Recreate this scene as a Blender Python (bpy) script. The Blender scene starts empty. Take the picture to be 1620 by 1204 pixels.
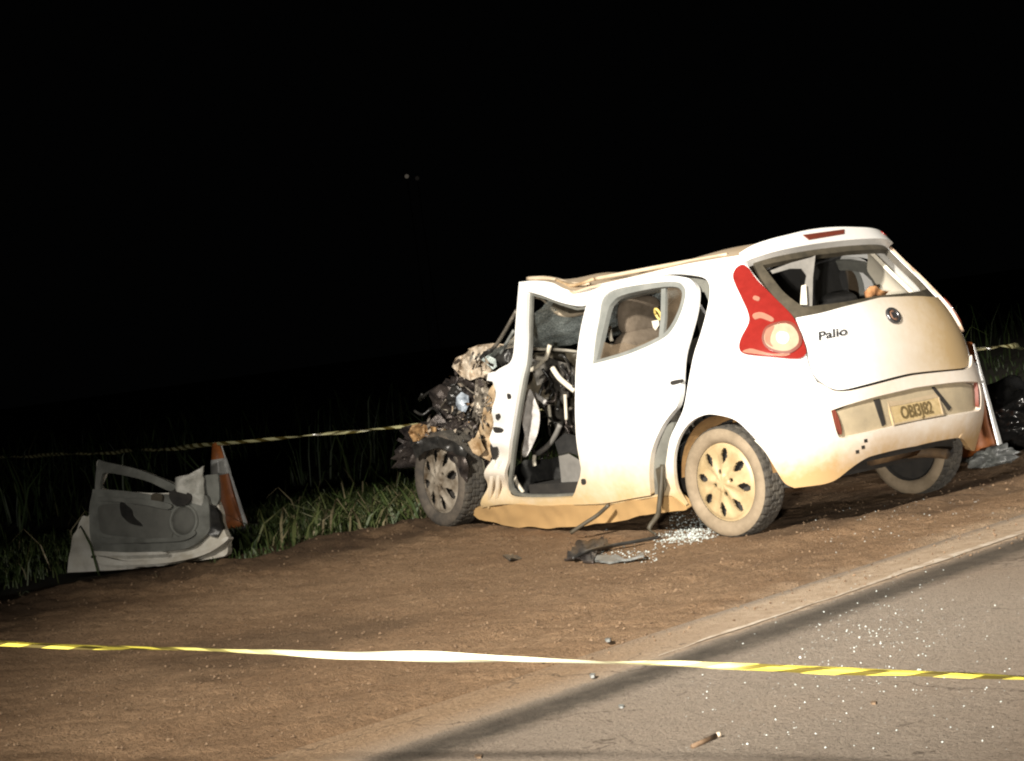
import bpy, bmesh, math, random
import numpy as np
from mathutils import Vector, Matrix, noise as mnoise
R = math.radians
random.seed(7); rng = np.random.default_rng(7)
scene = bpy.context.scene
col = scene.collection

# ------------------------------------------------------------------ camera
CAM = np.array([-7.9039101, 8.46564183, 1.18571647])
RM = np.array([[-0.62442619, -0.769072, -0.13645583],
               [-0.0696671, -0.11916647, 0.9904271],
               [-0.77797071, 0.6279551, 0.02083165]])      # rows: right, up, back
FPX = 3378.09; PW, PH = 1620.0, 1204.0
cam_d = bpy.data.cameras.new('camera'); cam = bpy.data.objects.new('camera', cam_d); col.objects.link(cam)
cam.matrix_world = Matrix([[RM[0][i], RM[1][i], RM[2][i], CAM[i]] for i in range(3)] + [[0, 0, 0, 1]])
cam_d.sensor_fit = 'HORIZONTAL'; cam_d.sensor_width = 36; cam_d.lens = 36 * FPX / PW
cam_d.clip_start = 0.1; cam_d.clip_end = 2000
scene.camera = cam

# ------------------------------------------------------------------ night sky, lamps of the vehicles parked on the road, plus one added fill
world = bpy.data.worlds.new('World'); scene.world = world; world.use_nodes = True
bg = world.node_tree.nodes['Background']; bg.inputs[0].default_value = (0.92, 0.96, 1.0, 1); bg.inputs[1].default_value = 0.0006

def spot(name, loc, target, power, size, blend, color, radius):
    d = bpy.data.lights.new(name, 'SPOT'); o = bpy.data.objects.new(name, d); col.objects.link(o)
    o.location = loc; o.rotation_euler = (Vector(target) - Vector(loc)).to_track_quat('-Z', 'Y').to_euler()
    d.energy = power; d.spot_size = R(size); d.spot_blend = blend; d.color = color; d.shadow_soft_size = radius
    return o
spot('work_light', (-7.0, 15.0, 7.4), (-1.15, -0.1, 0.85), 33000, 37, 1.0, (1.0, 0.93, 0.82), 0.5)
spot('near_headlight', (-8.6, 10.6, 0.95), (-0.4, -0.1, 0.85), 5200, 22, 1.0, (1.0, 0.93, 0.82), 0.08)
spot('wide_fill', (-8.9, 10.5, 0.95), (3.2, 1.0, 1.0), 1700, 60, 1.0, (1.0, 0.95, 0.86), 0.08)  # added wide fill that lifts the far tape, torn-off door and field
spot('vehicle_headlight', (-5.0, -9.5, 1.3), (0.0, -2.5, 0.45), 2600, 24, 1.0, (1.0, 0.94, 0.86), 0.10)

scene.cycles.pixel_filter_type = 'BLACKMAN_HARRIS'; scene.cycles.filter_width = 2.1
vs = scene.view_settings
vs.view_transform = 'Standard'; vs.look = 'None'; vs.exposure = 0.0; vs.gamma = 1.0; vs.use_curve_mapping = False

# ------------------------------------------------------------------ helpers: rays from photo pixels to real depths
def rays(uv):
    uv = np.atleast_2d(np.asarray(uv, float))
    q = np.stack([(uv[:, 0] - PW / 2) / FPX, -(uv[:, 1] - PH / 2) / FPX, -np.ones(len(uv))], 1)
    d = q @ RM
    return d / np.linalg.norm(d, axis=1)[:, None]
def on_axis(uv, axis, val):
    d = rays(uv); t = (val - CAM[axis]) / d[:, axis]
    return CAM + d * t[:, None]
def at_dist(uv, dist):
    return CAM + rays(uv) * dist
def on_plane(uv, p0, n):
    d = rays(uv); n = np.asarray(n, float); t = ((np.asarray(p0) - CAM) @ n) / (d @ n)
    return CAM + d * t[:, None]
def pt(u, v, axis, val): return Vector(on_axis([(u, v)], axis, val)[0])

# ------------------------------------------------------------------ helpers: objects
def link(o, parent=None):
    col.objects.link(o)
    if parent is not None: o.parent = parent
    return o
def mesh_obj(name, V, F, mat, parent=None, smooth=True):
    me = bpy.data.meshes.new(name); me.from_pydata([tuple(v) for v in V], [], [tuple(f) for f in F]); me.update()
    if smooth: me.polygons.foreach_set('use_smooth', [True] * len(me.polygons))
    if mat is not None: me.materials.append(mat)
    return link(bpy.data.objects.new(name, me), parent)
def tag(o, label=None, cat=None, group=None, kind=None):
    if label: o['label'] = label
    if cat: o['category'] = cat
    if group: o['group'] = group
    if kind: o['kind'] = kind
    return o
def empty(name, loc, label, cat, group=None):
    o = bpy.data.objects.new(name, None); o.location = loc; o.empty_display_size = 0.2
    link(o); bpy.context.view_layer.update(); return tag(o, label, cat, group)
def put(o, parent):
    """parent an object whose mesh is in world coordinates"""
    o.parent = parent; o.matrix_parent_inverse = Matrix.Translation(-Vector(parent.location)); return o

class MB:
    def __init__(s): s.V, s.F = [], []
    def add(s, V, F):
        b = len(s.V); s.V += [tuple(v) for v in V]; s.F += [tuple(i + b for i in f) for f in F]; return s
    def box(s, c, size, M=None):
        x, y, z = [k / 2 for k in size]
        V = [Vector((sx * x, sy * y, sz * z)) for sx in (-1, 1) for sy in (-1, 1) for sz in (-1, 1)]
        if M is not None: V = [M @ v for v in V]
        return s.add([v + Vector(c) for v in V], [(0, 1, 3, 2), (4, 6, 7, 5), (0, 4, 5, 1), (2, 3, 7, 6), (0, 2, 6, 4), (1, 5, 7, 3)])
    def tube(s, P, r, n=8, closed=True):
        P = [Vector(p) for p in P]; V = []; F = []
        rr = r if isinstance(r, (list, tuple)) else [r] * len(P)
        for i, p in enumerate(P):
            t = (P[min(i + 1, len(P) - 1)] - P[max(i - 1, 0)]).normalized()
            a = t.cross(Vector((0.13, 0.2, 1))).normalized(); b = t.cross(a)
            V += [p + (a * math.cos(2 * math.pi * k / n) + b * math.sin(2 * math.pi * k / n)) * rr[i] for k in range(n)]
        for i in range(len(P) - 1):
            for k in range(n):
                F.append((i * n + k, i * n + (k + 1) % n, (i + 1) * n + (k + 1) % n, (i + 1) * n + k))
        F.append(tuple(range(n))[::-1]); F.append(tuple((len(P) - 1) * n + k for k in range(n)))
        return s.add(V, F)
    def lathe(s, prof, n, M):
        V = []; F = []
        for (r, h) in prof:
            for k in range(n):
                a = 2 * math.pi * k / n; V.append(M @ Vector((r * math.cos(a), r * math.sin(a), h)))
        for i in range(len(prof) - 1):
            for k in range(n):
                F.append((i * n + k, i * n + (k + 1) % n, (i + 1) * n + (k + 1) % n, (i + 1) * n + k))
        return s.add(V, F)
    def obj(s, name, mat, parent=None, smooth=True): return mesh_obj(name, s.V, s.F, mat, parent, smooth)

def crom(P, k=4):
    """closed Catmull-Rom through P; a repeated point stays a sharp corner"""
    n = len(P); out = []
    for i in range(n):
        p0, p1, p2, p3 = [np.array(P[(i + j) % n], float) for j in (-1, 0, 1, 2)]
        if np.allclose(p1, p2): continue
        if np.allclose(p0, p1): p0 = p1 - (p2 - p1) * .0
        for j in range(k):
            t = j / k
            out.append(tuple(0.5 * ((2 * p1) + (-p0 + p2) * t + (2 * p0 - 5 * p1 + 4 * p2 - p3) * t * t + (-p0 + 3 * p1 - 3 * p2 + p3) * t ** 3)))
    return out
def crom_open(P, k=6):
    P = [np.array(p, float) for p in P]; out = []
    for i in range(len(P) - 1):
        p0 = P[max(i - 1, 0)]; p1 = P[i]; p2 = P[i + 1]; p3 = P[min(i + 2, len(P) - 1)]
        for j in range(k):
            t = j / k
            out.append(0.5 * ((2 * p1) + (-p0 + p2) * t + (2 * p0 - 5 * p1 + 4 * p2 - p3) * t * t + (-p0 + 3 * p1 - 3 * p2 + p3) * t ** 3))
    out.append(P[-1]); return out

def fill(loops, step):
    """outline (+ holes) in 2D -> vertices and faces of a fine even net"""
    bm = bmesh.new(); 
    for L in loops:
        vs_ = [bm.verts.new((p[0], p[1], 0)) for p in L]
        for i in range(len(vs_)):
            bm.edges.new((vs_[i], vs_[(i + 1) % len(vs_)]))
    bmesh.ops.triangle_fill(bm, use_beauty=True, edges=bm.edges[:], normal=(0, 0, 1))
    us = [v.co.x for v in bm.verts]; ws = [v.co.y for v in bm.verts]
    for ax, lo, hi in ((0, min(us), max(us)), (1, min(ws), max(ws))):
        c = lo + step
        while c < hi - step * .2:
            co = [0, 0, 0]; no = [0, 0, 0]; co[ax] = c; no[ax] = 1
            bmesh.ops.bisect_plane(bm, geom=bm.verts[:] + bm.edges[:] + bm.faces[:], plane_co=co, plane_no=no, dist=1e-4)
            c += step
    bmesh.ops.dissolve_degenerate(bm, dist=1e-4, edges=bm.edges[:])
    bm.verts.index_update()
    UV = np.array([(v.co.x, v.co.y) for v in bm.verts]); F = [tuple(v.index for v in f.verts) for f in bm.faces]
    bm.free(); return UV, F

def shellify(V, F, N, t):
    """thickness t behind the surface, with separate rim vertices so that the edge stays crisp"""
    V = np.asarray(V); N = np.asarray(N); n = len(V)
    F2 = []
    for f in F:                                   # orient along N
        p = V[list(f)]; nn = np.cross(p[1] - p[0], p[2] - p[0])
        if len(f) > 3: nn = nn + np.cross(p[2] - p[0], p[3] - p[0])
        F2.append(tuple(f) if nn @ N[f[0]] >= 0 else tuple(f)[::-1])
    cnt = {}
    for f in F2:
        for i in range(len(f)):
            cnt[(f[i], f[(i + 1) % len(f)])] = cnt.get((f[i], f[(i + 1) % len(f)]), 0) + 1
    rim = [e for e in cnt if (e[1], e[0]) not in cnt]
    B = V - N * t
    out = [*V, *B]; FF = list(F2) + [tuple(i + n for i in f)[::-1] for f in F2]
    idx = {}
    def rv(i, back):
        k = (i, back)
        if k not in idx:
            idx[k] = len(out); out.append(B[i] if back else V[i])
        return idx[k]
    for a, b in rim: FF.append((rv(b, 0), rv(a, 0), rv(a, 1), rv(b, 1)))
    return out, FF

# ------------------------------------------------------------------ materials
def nodes(m):
    m.use_nodes = True; nt = m.node_tree; return nt, nt.nodes['Principled BSDF']
def N_(nt, typ, **kw):
    n = nt.nodes.new(typ)
    for k, v in kw.items(): setattr(n, k, v)
    return n
def noise_node(nt, scale, detail=4, rough=.6, vec=None):
    n = N_(nt, 'ShaderNodeTexNoise'); n.inputs['Scale'].default_value = scale; n.inputs['Detail'].default_value = detail
    n.inputs['Roughness'].default_value = rough
    if vec is not None: nt.links.new(vec, n.inputs['Vector'])
    return n.outputs['Fac']
def ramp(nt, fac, stops):
    r = N_(nt, 'ShaderNodeValToRGB'); e = r.color_ramp.elements
    while len(e) < len(stops): e.new(0.5)
    for el, (p, c) in zip(e, stops):
        el.position = p; el.color = (*c, 1) if len(c) == 3 else c
    nt.links.new(fac, r.inputs['Fac']); return r.outputs['Color']
def math_(nt, op, a, b=None, clamp=False):
    n = N_(nt, 'ShaderNodeMath', operation=op); n.use_clamp = clamp
    for i, x in enumerate((a, b)):
        if x is None: continue
        if isinstance(x, (int, float)): n.inputs[i].default_value = x
        else: nt.links.new(x, n.inputs[i])
    return n.outputs[0]
def mix(nt, fac, a, b):
    n = N_(nt, 'ShaderNodeMix', data_type='RGBA')
    if isinstance(fac, (int, float)): n.inputs[0].default_value = fac
    else: nt.links.new(fac, n.inputs[0])
    for i, x in ((6, a), (7, b)):
        if isinstance(x, tuple): n.inputs[i].default_value = (*x, 1)
        else: nt.links.new(x, n.inputs[i])
    return n.outputs[2]
def bump(nt, bsdf, h, strength, dist=0.01):
    b = N_(nt, 'ShaderNodeBump'); b.inputs['Strength'].default_value = strength; b.inputs['Distance'].default_value = dist
    nt.links.new(h, b.inputs['Height']); nt.links.new(b.outputs[0], bsdf.inputs['Normal'])
def objco(nt): return N_(nt, 'ShaderNodeTexCoord').outputs['Object']

def mat_var(name, c1, c2, scale=8, rough=.6, metal=0., bmp=0., bscale=None, spec=.5):
    m = bpy.data.materials.new(name); nt, b = nodes(m); co = objco(nt)
    f = noise_node(nt, scale, 5, .65, co)
    nt.links.new(ramp(nt, f, [(.32, c1), (.68, c2)]), b.inputs['Base Color'])
    b.inputs['Roughness'].default_value = rough; b.inputs['Metallic'].default_value = metal
    b.inputs['Specular IOR Level'].default_value = spec
    if bmp: bump(nt, b, noise_node(nt, bscale or scale * 4, 5, .6, co), bmp)
    return m
DUST = (0.48, 0.33, 0.135)
def mat_paint(name, white=(.78, .78, .77), base=.0, low=.62, span=.40, amt=.9, rough=.32, dust=DUST, side=0.):
    m = bpy.data.materials.new(name); nt, b = nodes(m); co = objco(nt)
    sep = N_(nt, 'ShaderNodeSeparateXYZ'); nt.links.new(co, sep.inputs[0])
    n1 = noise_node(nt, 3.2, 6, .65, co); n2 = noise_node(nt, 26, 5, .7, co)
    nz = math_(nt, 'ADD', math_(nt, 'MULTIPLY', math_(nt, 'SUBTRACT', n1, .5), .75), math_(nt, 'MULTIPLY', math_(nt, 'SUBTRACT', n2, .5), .35))
    k = math_(nt, 'DIVIDE', math_(nt, 'SUBTRACT', low, sep.outputs[2]), span)
    k = math_(nt, 'ADD', k, nz, True)
    k = math_(nt, 'MULTIPLY', k, amt)
    k2 = math_(nt, 'ADD', math_(nt, 'MULTIPLY', nz, .5), base)
    k2 = math_(nt, 'SUBTRACT', k2, math_(nt, 'MULTIPLY', sep.outputs[1], side), True)
    k = math_(nt, 'MAXIMUM', k, k2, True)
    nt.links.new(mix(nt, k, white, dust), b.inputs['Base Color'])
    nt.links.new(math_(nt, 'ADD', math_(nt, 'MULTIPLY', k, .5), rough, True), b.inputs['Roughness'])
    return m
M = {}
M['paint'] = mat_paint('white_paint', base=.02)
M['sill'] = mat_paint('sill_paint', base=.62, low=.42, span=.16, amt=.98, rough=.6, dust=(.37, .225, .085))
M['hatch'] = mat_paint('dusty_hatch_paint', base=.52, low=.62, span=.4, amt=.75, rough=.4, dust=(.40, .285, .145), side=1.25)
M['spoiler'] = mat_paint('spoiler_paint', base=.12, low=0, dust=(.5, .4, .3))
M['bumper'] = mat_paint('bumper_paint', base=.40, low=.56, span=.26, amt=.95, rough=.45, dust=(.44, .28, .11))
M['recess'] = mat_var('dusty_bumper_insert', (.30, .25, .17), (.40, .33, .22), 9, .7)
M['roof'] = mat_var('dusty_roof_paint', (.50, .38, .25), (.62, .52, .40), 4, .5)
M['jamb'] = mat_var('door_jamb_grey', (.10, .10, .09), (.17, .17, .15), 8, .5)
M['seal'] = mat_var('rubber_seal', (.035, .03, .02), (.075, .062, .042), 14, .6)
M['frame'] = mat_var('window_frame_grey', (.17, .18, .17), (.24, .245, .23), 10, .5)
M['liner'] = mat_var('dusty_wheel_well', (.22, .12, .045), (.38, .22, .085), 6, .9, bmp=.4)
M['tyre'] = mat_var('dusty_tyre_wall', (.17, .13, .085), (.27, .212, .145), 9, .85, bmp=.15)
M['tread'] = mat_var('tyre_tread', (.035, .032, .028), (.085, .075, .06), 20, .9, bmp=.3)
M['hub'] = mat_var('dusty_hubcap', (.30, .22, .115), (.46, .355, .205), 9, .45)
M['hubf'] = mat_var('muddy_hubcap', (.07, .048, .028), (.34, .30, .245), 9, .5)
M['dark'] = mat_var('dark_recess', (.012, .011, .01), (.03, .026, .022), 12, .8)
M['blackp'] = mat_var('black_plastic', (.012, .012, .012), (.035, .033, .03), 20, .35, bmp=.1)
M['metal'] = mat_var('torn_bare_metal', (.10, .09, .08), (.42, .37, .30), 14, .45, .5, bmp=.4)
M['engine'] = mat_var('oily_engine_metal', (.012, .011, .012), (.11, .09, .08), 13, .4, .5, bmp=.5)
M['scrapw'] = mat_var('scraped_white_metal', (.30, .22, .14), (.62, .54, .44), 16, .5, .0, bmp=.4)
M['tan'] = mat_var('mud_covered_metal', (.24, .145, .065), (.55, .42, .27), 13, .6, bmp=.4)
M['rust'] = mat_var('orange_mud_plastic', (.10, .05, .02), (.44, .27, .12), 18, .6, bmp=.4)
M['grey'] = mat_var('grey_interior_plastic', (.14, .135, .125), (.21, .20, .185), 10, .6, bmp=.1)
M['greyd'] = mat_var('soiled_dash_plastic', (.03, .028, .025), (.12, .11, .095), 16, .6, bmp=.3)
M['beige'] = mat_var('headliner_cloth', (.36, .30, .22), (.46, .39, .29), 10, .9)
M['trimw'] = mat_var('pale_pillar_trim', (.60, .55, .45), (.72, .67, .56), 6, .6)
M['seat'] = mat_var('seat_cloth', (.010, .010, .010), (.020, .019, .018), 30, .9, bmp=.2)
M['seatb'] = mat_var('brown_grey_seat_cloth', (.11, .085, .06), (.17, .135, .10), 24, .9, bmp=.2)
M['bag'] = mat_var('airbag_cloth', (.50, .48, .46), (.64, .62, .60), 14, .85, bmp=.25)
M['carpet'] = mat_var('floor_carpet', (.012, .012, .012), (.03, .03, .028), 40, .95)
M['amber'] = mat_var('orange_cloth', (.20, .08, .03), (.42, .22, .09), 20, .8)
M['yellowtag'] = mat_var('yellow_tag', (.6, .45, .12), (.7, .55, .2), 20, .5)
def mat_lens(name, c, rough=.12, alpha=1.):
    m = mat_var(name, tuple(k * .8 for k in c), c, 24, rough); nt = m.node_tree; b = nt.nodes['Principled BSDF']
    b.inputs['Coat Weight'].default_value = .6; b.inputs['Coat Roughness'].default_value = .05
    w = N_(nt, 'ShaderNodeTexWave', wave_type='BANDS'); w.inputs['Scale'].default_value = 60; nt.links.new(objco(nt), w.inputs['Vector'])
    bump(nt, b, w.outputs['Fac'], .12); return m
M['red'] = mat_lens('red_lamp_lens', (.24, .020, .016))
M['clear'] = mat_lens('clear_lamp_lens', (.40, .34, .24))
M['glint'] = mat_lens('pale_red_lens_glint', (.36, .17, .12))  # pale tone of lens parts, also used for glints painted in the lamp
M['redd'] = mat_lens('dusty_red_lens', (.16, .035, .02), .5)
m = M['shatter'] = bpy.data.materials.new('shattered_glass'); nt, b = nodes(m); co = objco(nt)
v = N_(nt, 'ShaderNodeTexVoronoi', feature='DISTANCE_TO_EDGE'); v.inputs['Scale'].default_value = 55; nt.links.new(co, v.inputs['Vector'])
nb = noise_node(nt, 9, 5, .7, co)
edge = math_(nt, 'LESS_THAN', v.outputs['Distance'], .06)
fr = ramp(nt, nb, [(.40, (0, 0, 0)), (.66, (1, 1, 1))])
b.inputs['Roughness'].default_value = .25
nt.links.new(mix(nt, edge, (.50, .58, .56), (.78, .84, .82)), b.inputs['Base Color'])
al = math_(nt, 'ADD', math_(nt, 'MULTIPLY', fr, .45), math_(nt, 'ADD', math_(nt, 'MULTIPLY', edge, .2), .50), True)
nt.links.new(al, b.inputs['Alpha']); bump(nt, b, v.outputs['Distance'], .6)
m = M['glass'] = bpy.data.materials.new('dusty_window_glass'); nt, b = nodes(m); co = objco(nt)
b.inputs['Base Color'].default_value = (.20, .15, .10, 1); b.inputs['Roughness'].default_value = .15
nt.links.new(ramp(nt, noise_node(nt, 5, 5, .6, co), [(.35, (.12, .12, .12)), (.75, (.42, .42, .42))]), b.inputs['Alpha'])
M['shard'] = bpy.data.materials.new('glass_crumbs'); nt, b = nodes(M['shard'])
nt.links.new(ramp(nt, noise_node(nt, 60, 2, .5, objco(nt)), [(.3, (.38, .42, .40)), (.7, (.62, .66, .64))]), b.inputs['Base Color'])
b.inputs['Roughness'].default_value = .12
M['plate'] = mat_var('dusty_plate', (.36, .27, .13), (.52, .40, .22), 30, .5)
M['plateb'] = mat_var('dusty_plate_band', (.36, .28, .18), (.44, .35, .24), 30, .5)
M['letter'] = mat_var('dusty_letter', (.07, .05, .02), (.16, .115, .05), 60, .6)
M['badge'] = mat_var('badge_chrome', (.10, .10, .11), (.2, .2, .21), 40, .25, .8)
M['emblem'] = mat_var('emblem_face', (.26, .13, .08), (.36, .22, .15), 40, .35, .2)
M['orange'] = mat_var('dirty_orange_cone', (.30, .10, .03), (.55, .17, .04), 9, .5, bmp=.15)
M['reflw'] = mat_var('white_edge_band', (.55, .55, .52), (.8, .8, .78), 9, .3)
M['tar'] = mat_var('glossy_black_sheeting', (.008, .008, .008), (.02, .02, .02), 6, .18, bmp=.3, bscale=14)
M['greysheet'] = mat_var('grey_crumpled_plastic', (.08, .085, .085), (.24, .25, .24), 16, .4, bmp=.4)
M['doortrim'] = mat_var('grey_door_trim', (.105, .107, .095), (.215, .22, .20), 6, .6, bmp=.25, bscale=30)
M['doortrim2'] = mat_var('darker_door_cloth', (.10, .10, .09), (.14, .14, .125), 8, .8)
M['doorpaint'] = mat_var('scuffed_white_door_paint', (.50, .46, .38), (.82, .80, .74), 5, .4, bmp=.06)
M['wood'] = mat_var('weathered_stick', (.10, .06, .03), (.2, .13, .08), 30, .8)
M['stone'] = mat_var('gravel_stone', (.07, .042, .024), (.26, .175, .105), 9, .9)

# ------------------------------------------------------------------ the ground
def sstep(x, a, b):
    t = np.clip((x - a) / (b - a), 0, 1); return t * t * (3 - 2 * t)
def vnoise(x, y, sc, seed=0, oct_=3):
    out = np.zeros(np.shape(x)); amp = 1.
    xf = np.ravel(x); yf = np.ravel(y); res = np.zeros(len(xf))
    r = np.random.default_rng(seed); T = r.random((256, 256))
    for o in range(oct_):
        X = xf * sc * 2 ** o + 37.3 * o; Y = yf * sc * 2 ** o + 11.1 * o
        i = np.floor(X).astype(int); j = np.floor(Y).astype(int); fx = X - i; fy = Y - j
        fx = fx * fx * (3 - 2 * fx); fy = fy * fy * (3 - 2 * fy)
        a = T[i % 256, j % 256]; b_ = T[(i + 1) % 256, j % 256]; c = T[i % 256, (j + 1) % 256]; d = T[(i + 1) % 256, (j + 1) % 256]
        res += amp * ((a * (1 - fx) + b_ * fx) * (1 - fy) + (c * (1 - fx) + d * fx) * fy - .5); amp *= .5
    return res.reshape(np.shape(x))
def verge(y):                                    # x at which the grass begins
    return np.interp(y, [-40, -8, -4, -2.4, -1.2, 0, .7, 1.9, 2.4, 3.5, 8, 40], [.9, .9, 1.0, 1.3, 2.2, 2.85, 2.9, 2.95, 3.35, 2.9, 2.7, 2.6])
def gz(x, y):                                    # shared lie of the land, a gentle rise to the verge
    x = np.asarray(x, float); y = np.asarray(y, float)
    return .10 * sstep(x - .15 * np.sin(y * .9), .3, 2.7) * sstep(y, -2.2, -.2)
def grid(name, xs, ys, zf, mat):
    X, Y = np.meshgrid(xs, ys, indexing='ij'); Z = zf(X, Y)
    V = np.stack([X.ravel(), Y.ravel(), Z.ravel()], 1); n, m_ = X.shape
    i = np.arange(n - 1)[:, None] * m_ + np.arange(m_ - 1)[None]; i = i.ravel()
    F = np.stack([i, i + m_, i + m_ + 1, i + 1], 1)
    me = bpy.data.meshes.new(name); me.vertices.add(len(V)); me.vertices.foreach_set('co', V.ravel())
    me.loops.add(F.size); me.loops.foreach_set('vertex_index', F.ravel().astype(np.int32))
    me.polygons.add(len(F)); me.polygons.foreach_set('loop_start', np.arange(0, F.size, 4, dtype=np.int32))
    me.polygons.foreach_set('loop_total', np.full(len(F), 4, dtype=np.int32)); me.polygons.foreach_set('use_smooth', np.ones(len(F), bool))
    me.update(); me.validate(); me.materials.append(mat)
    o = link(bpy.data.objects.new(name, me)); o['kind'] = 'structure'; return o
M['soil'] = mat_var('dark_field_soil', (.03, .026, .014), (.06, .05, .026), 3, 1.0, bmp=.5, bscale=30)
m = M['dirt'] = bpy.data.materials.new('red_brown_dirt'); nt, b = nodes(m); co = objco(nt)
n1 = noise_node(nt, 1.1, 6, .6, co); n2 = noise_node(nt, 22, 6, .75, co); n3 = noise_node(nt, 95, 3, .7, co)
c = ramp(nt, n1, [(.3, (.195, .118, .065)), (.7, (.335, .220, .130))])
n4 = noise_node(nt, 48, 4, .8, co)
att = N_(nt, 'ShaderNodeAttribute'); att.attribute_name = 'humus'
c = mix(nt, ramp(nt, n2, [(.45, (0, 0, 0)), (.8, (.65, .65, .65))]), c, (.15, .086, .045))
c = mix(nt, ramp(nt, n4, [(.50, (0, 0, 0)), (.66, (.8, .8, .8))]), c, (.085, .050, .026))
c = mix(nt, ramp(nt, n3, [(.58, (0, 0, 0)), (.72, (.8, .8, .8))]), c, (.42, .30, .19))
c = mix(nt, math_(nt, 'MULTIPLY', att.outputs['Fac'], .85), c, (.050, .031, .018))
at2 = N_(nt, 'ShaderNodeAttribute'); at2.attribute_name = 'pale'
c = mix(nt, math_(nt, 'MULTIPLY', at2.outputs['Fac'], .8), c, ramp(nt, n2, [(.35, (.30, .21, .13)), (.56, (.43, .32, .22)), (.75, (.52, .41, .30))]))
nt.links.new(c, b.inputs['Base Color']); b.inputs['Roughness'].default_value = .95; b.inputs['Specular IOR Level'].default_value = .2
bump(nt, b, math_(nt, 'ADD', math_(nt, 'ADD', n2, n4), math_(nt, 'MULTIPLY', n3, .6)), 1.0, .014)
m = M['asphalt'] = bpy.data.materials.new('dusty_asphalt'); nt, b = nodes(m); co = objco(nt)
sep = N_(nt, 'ShaderNodeSeparateXYZ'); nt.links.new(co, sep.inputs[0])
n1 = noise_node(nt, .9, 5, .6, co); n2 = noise_node(nt, 14, 6, .75, co); n3 = noise_node(nt, 85, 3, .75, co)
c = ramp(nt, n1, [(.3, (.225, .182, .142)), (.7, (.30, .25, .202))])
c = mix(nt, ramp(nt, n2, [(.5, (0, 0, 0)), (.85, (.6, .6, .6))]), c, (.14, .115, .09))
c = mix(nt, ramp(nt, n3, [(.56, (0, 0, 0)), (.68, (.75, .75, .75))]), c, (.36, .31, .25))
c = mix(nt, ramp(nt, n3, [(.34, (.8, .8, .8)), (.44, (0, 0, 0))]), c, (.085, .07, .055))
nL = noise_node(nt, .45, 4, .6, co); c = mix(nt, ramp(nt, nL, [(.45, (0, 0, 0)), (.7, (.55, .55, .55))]), c, (.20, .135, .085))
# darker strip of asphalt beside the edge line (follows the road, slightly askew)
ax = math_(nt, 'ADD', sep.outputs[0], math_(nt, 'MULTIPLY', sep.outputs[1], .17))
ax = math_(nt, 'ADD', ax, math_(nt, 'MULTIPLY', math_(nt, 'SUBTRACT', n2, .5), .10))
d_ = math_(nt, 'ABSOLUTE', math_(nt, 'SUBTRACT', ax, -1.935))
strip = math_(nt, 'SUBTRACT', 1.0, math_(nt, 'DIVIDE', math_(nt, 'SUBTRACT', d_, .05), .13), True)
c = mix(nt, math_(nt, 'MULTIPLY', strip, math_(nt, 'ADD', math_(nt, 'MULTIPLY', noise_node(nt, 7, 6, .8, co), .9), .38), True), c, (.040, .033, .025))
# dusty pale band where the edge line runs, fading under dirt towards the camera side
a2 = math_(nt, 'ADD', math_(nt, 'ADD', sep.outputs[0], math_(nt, 'MULTIPLY', sep.outputs[1], .17)), math_(nt, 'MULTIPLY', math_(nt, 'SUBTRACT', n2, .5), .16))
d2 = math_(nt, 'ABSOLUTE', math_(nt, 'SUBTRACT', a2, -1.61))
band = math_(nt, 'SUBTRACT', 1.0, math_(nt, 'DIVIDE', math_(nt, 'SUBTRACT', d2, .14), .06), True)
fade = math_(nt, 'SUBTRACT', 1.0, math_(nt, 'DIVIDE', math_(nt, 'SUBTRACT', sep.outputs[1], 2.4), 1.8), True)
c = mix(nt, math_(nt, 'MULTIPLY', band, math_(nt, 'ADD', math_(nt, 'MULTIPLY', fade, .5), .35)), c, ramp(nt, n2, [(.35, (.33, .235, .15)), (.56, (.47, .355, .25)), (.75, (.55, .44, .33))]))
# drifted dirt along the edge, thicker towards the camera side
drift = math_(nt, 'DIVIDE', math_(nt, 'ADD', a2, 1.80), .22, True)
drift = math_(nt, 'MULTIPLY', drift, math_(nt, 'DIVIDE', math_(nt, 'SUBTRACT', sep.outputs[1], 2.6), 1.2, True))
c = mix(nt, math_(nt, 'MULTIPLY', drift, .85), c, ramp(nt, noise_node(nt, 60, 4, .8, co), [(.35, (.14, .085, .045)), (.55, (.30, .195, .11)), (.72, (.40, .28, .175))]))
# hairline cracks
vc = N_(nt, 'ShaderNodeTexVoronoi', feature='DISTANCE_TO_EDGE'); vc.inputs['Scale'].default_value = .8
wv = N_(nt, 'ShaderNodeVectorMath', operation='ADD'); nn = N_(nt, 'ShaderNodeTexNoise'); nn.inputs['Scale'].default_value = 2.5; nn.inputs['Detail'].default_value = 6
nt.links.new(co, nn.inputs['Vector']); nt.links.new(co, wv.inputs[0]); nt.links.new(nn.outputs['Color'], wv.inputs[1]); nt.links.new(wv.outputs[0], vc.inputs['Vector'])
crack = math_(nt, 'MULTIPLY', math_(nt, 'LESS_THAN', vc.outputs['Distance'], .006), math_(nt, 'GREATER_THAN', n1, .5))
c = mix(nt, math_(nt, 'MULTIPLY', crack, .6), c, (.05, .035, .025))
nt.links.new(c, b.inputs['Base Color']); b.inputs['Roughness'].default_value = .8; b.inputs['Specular IOR Level'].default_value = .35
bump(nt, b, math_(nt, 'ADD', n2, n3), .9, .010)
m = M['line'] = bpy.data.materials.new('worn_edge_line_paint'); nt, b = nodes(m); co = objco(nt)
n2 = noise_node(nt, 10, 6, .8, co)
nt.links.new(ramp(nt, n2, [(.38, (.34, .25, .17)), (.55, (.56, .48, .39)), (.75, (.66, .58, .48))]), b.inputs['Base Color']); b.inputs['Roughness'].default_value = .8

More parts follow.
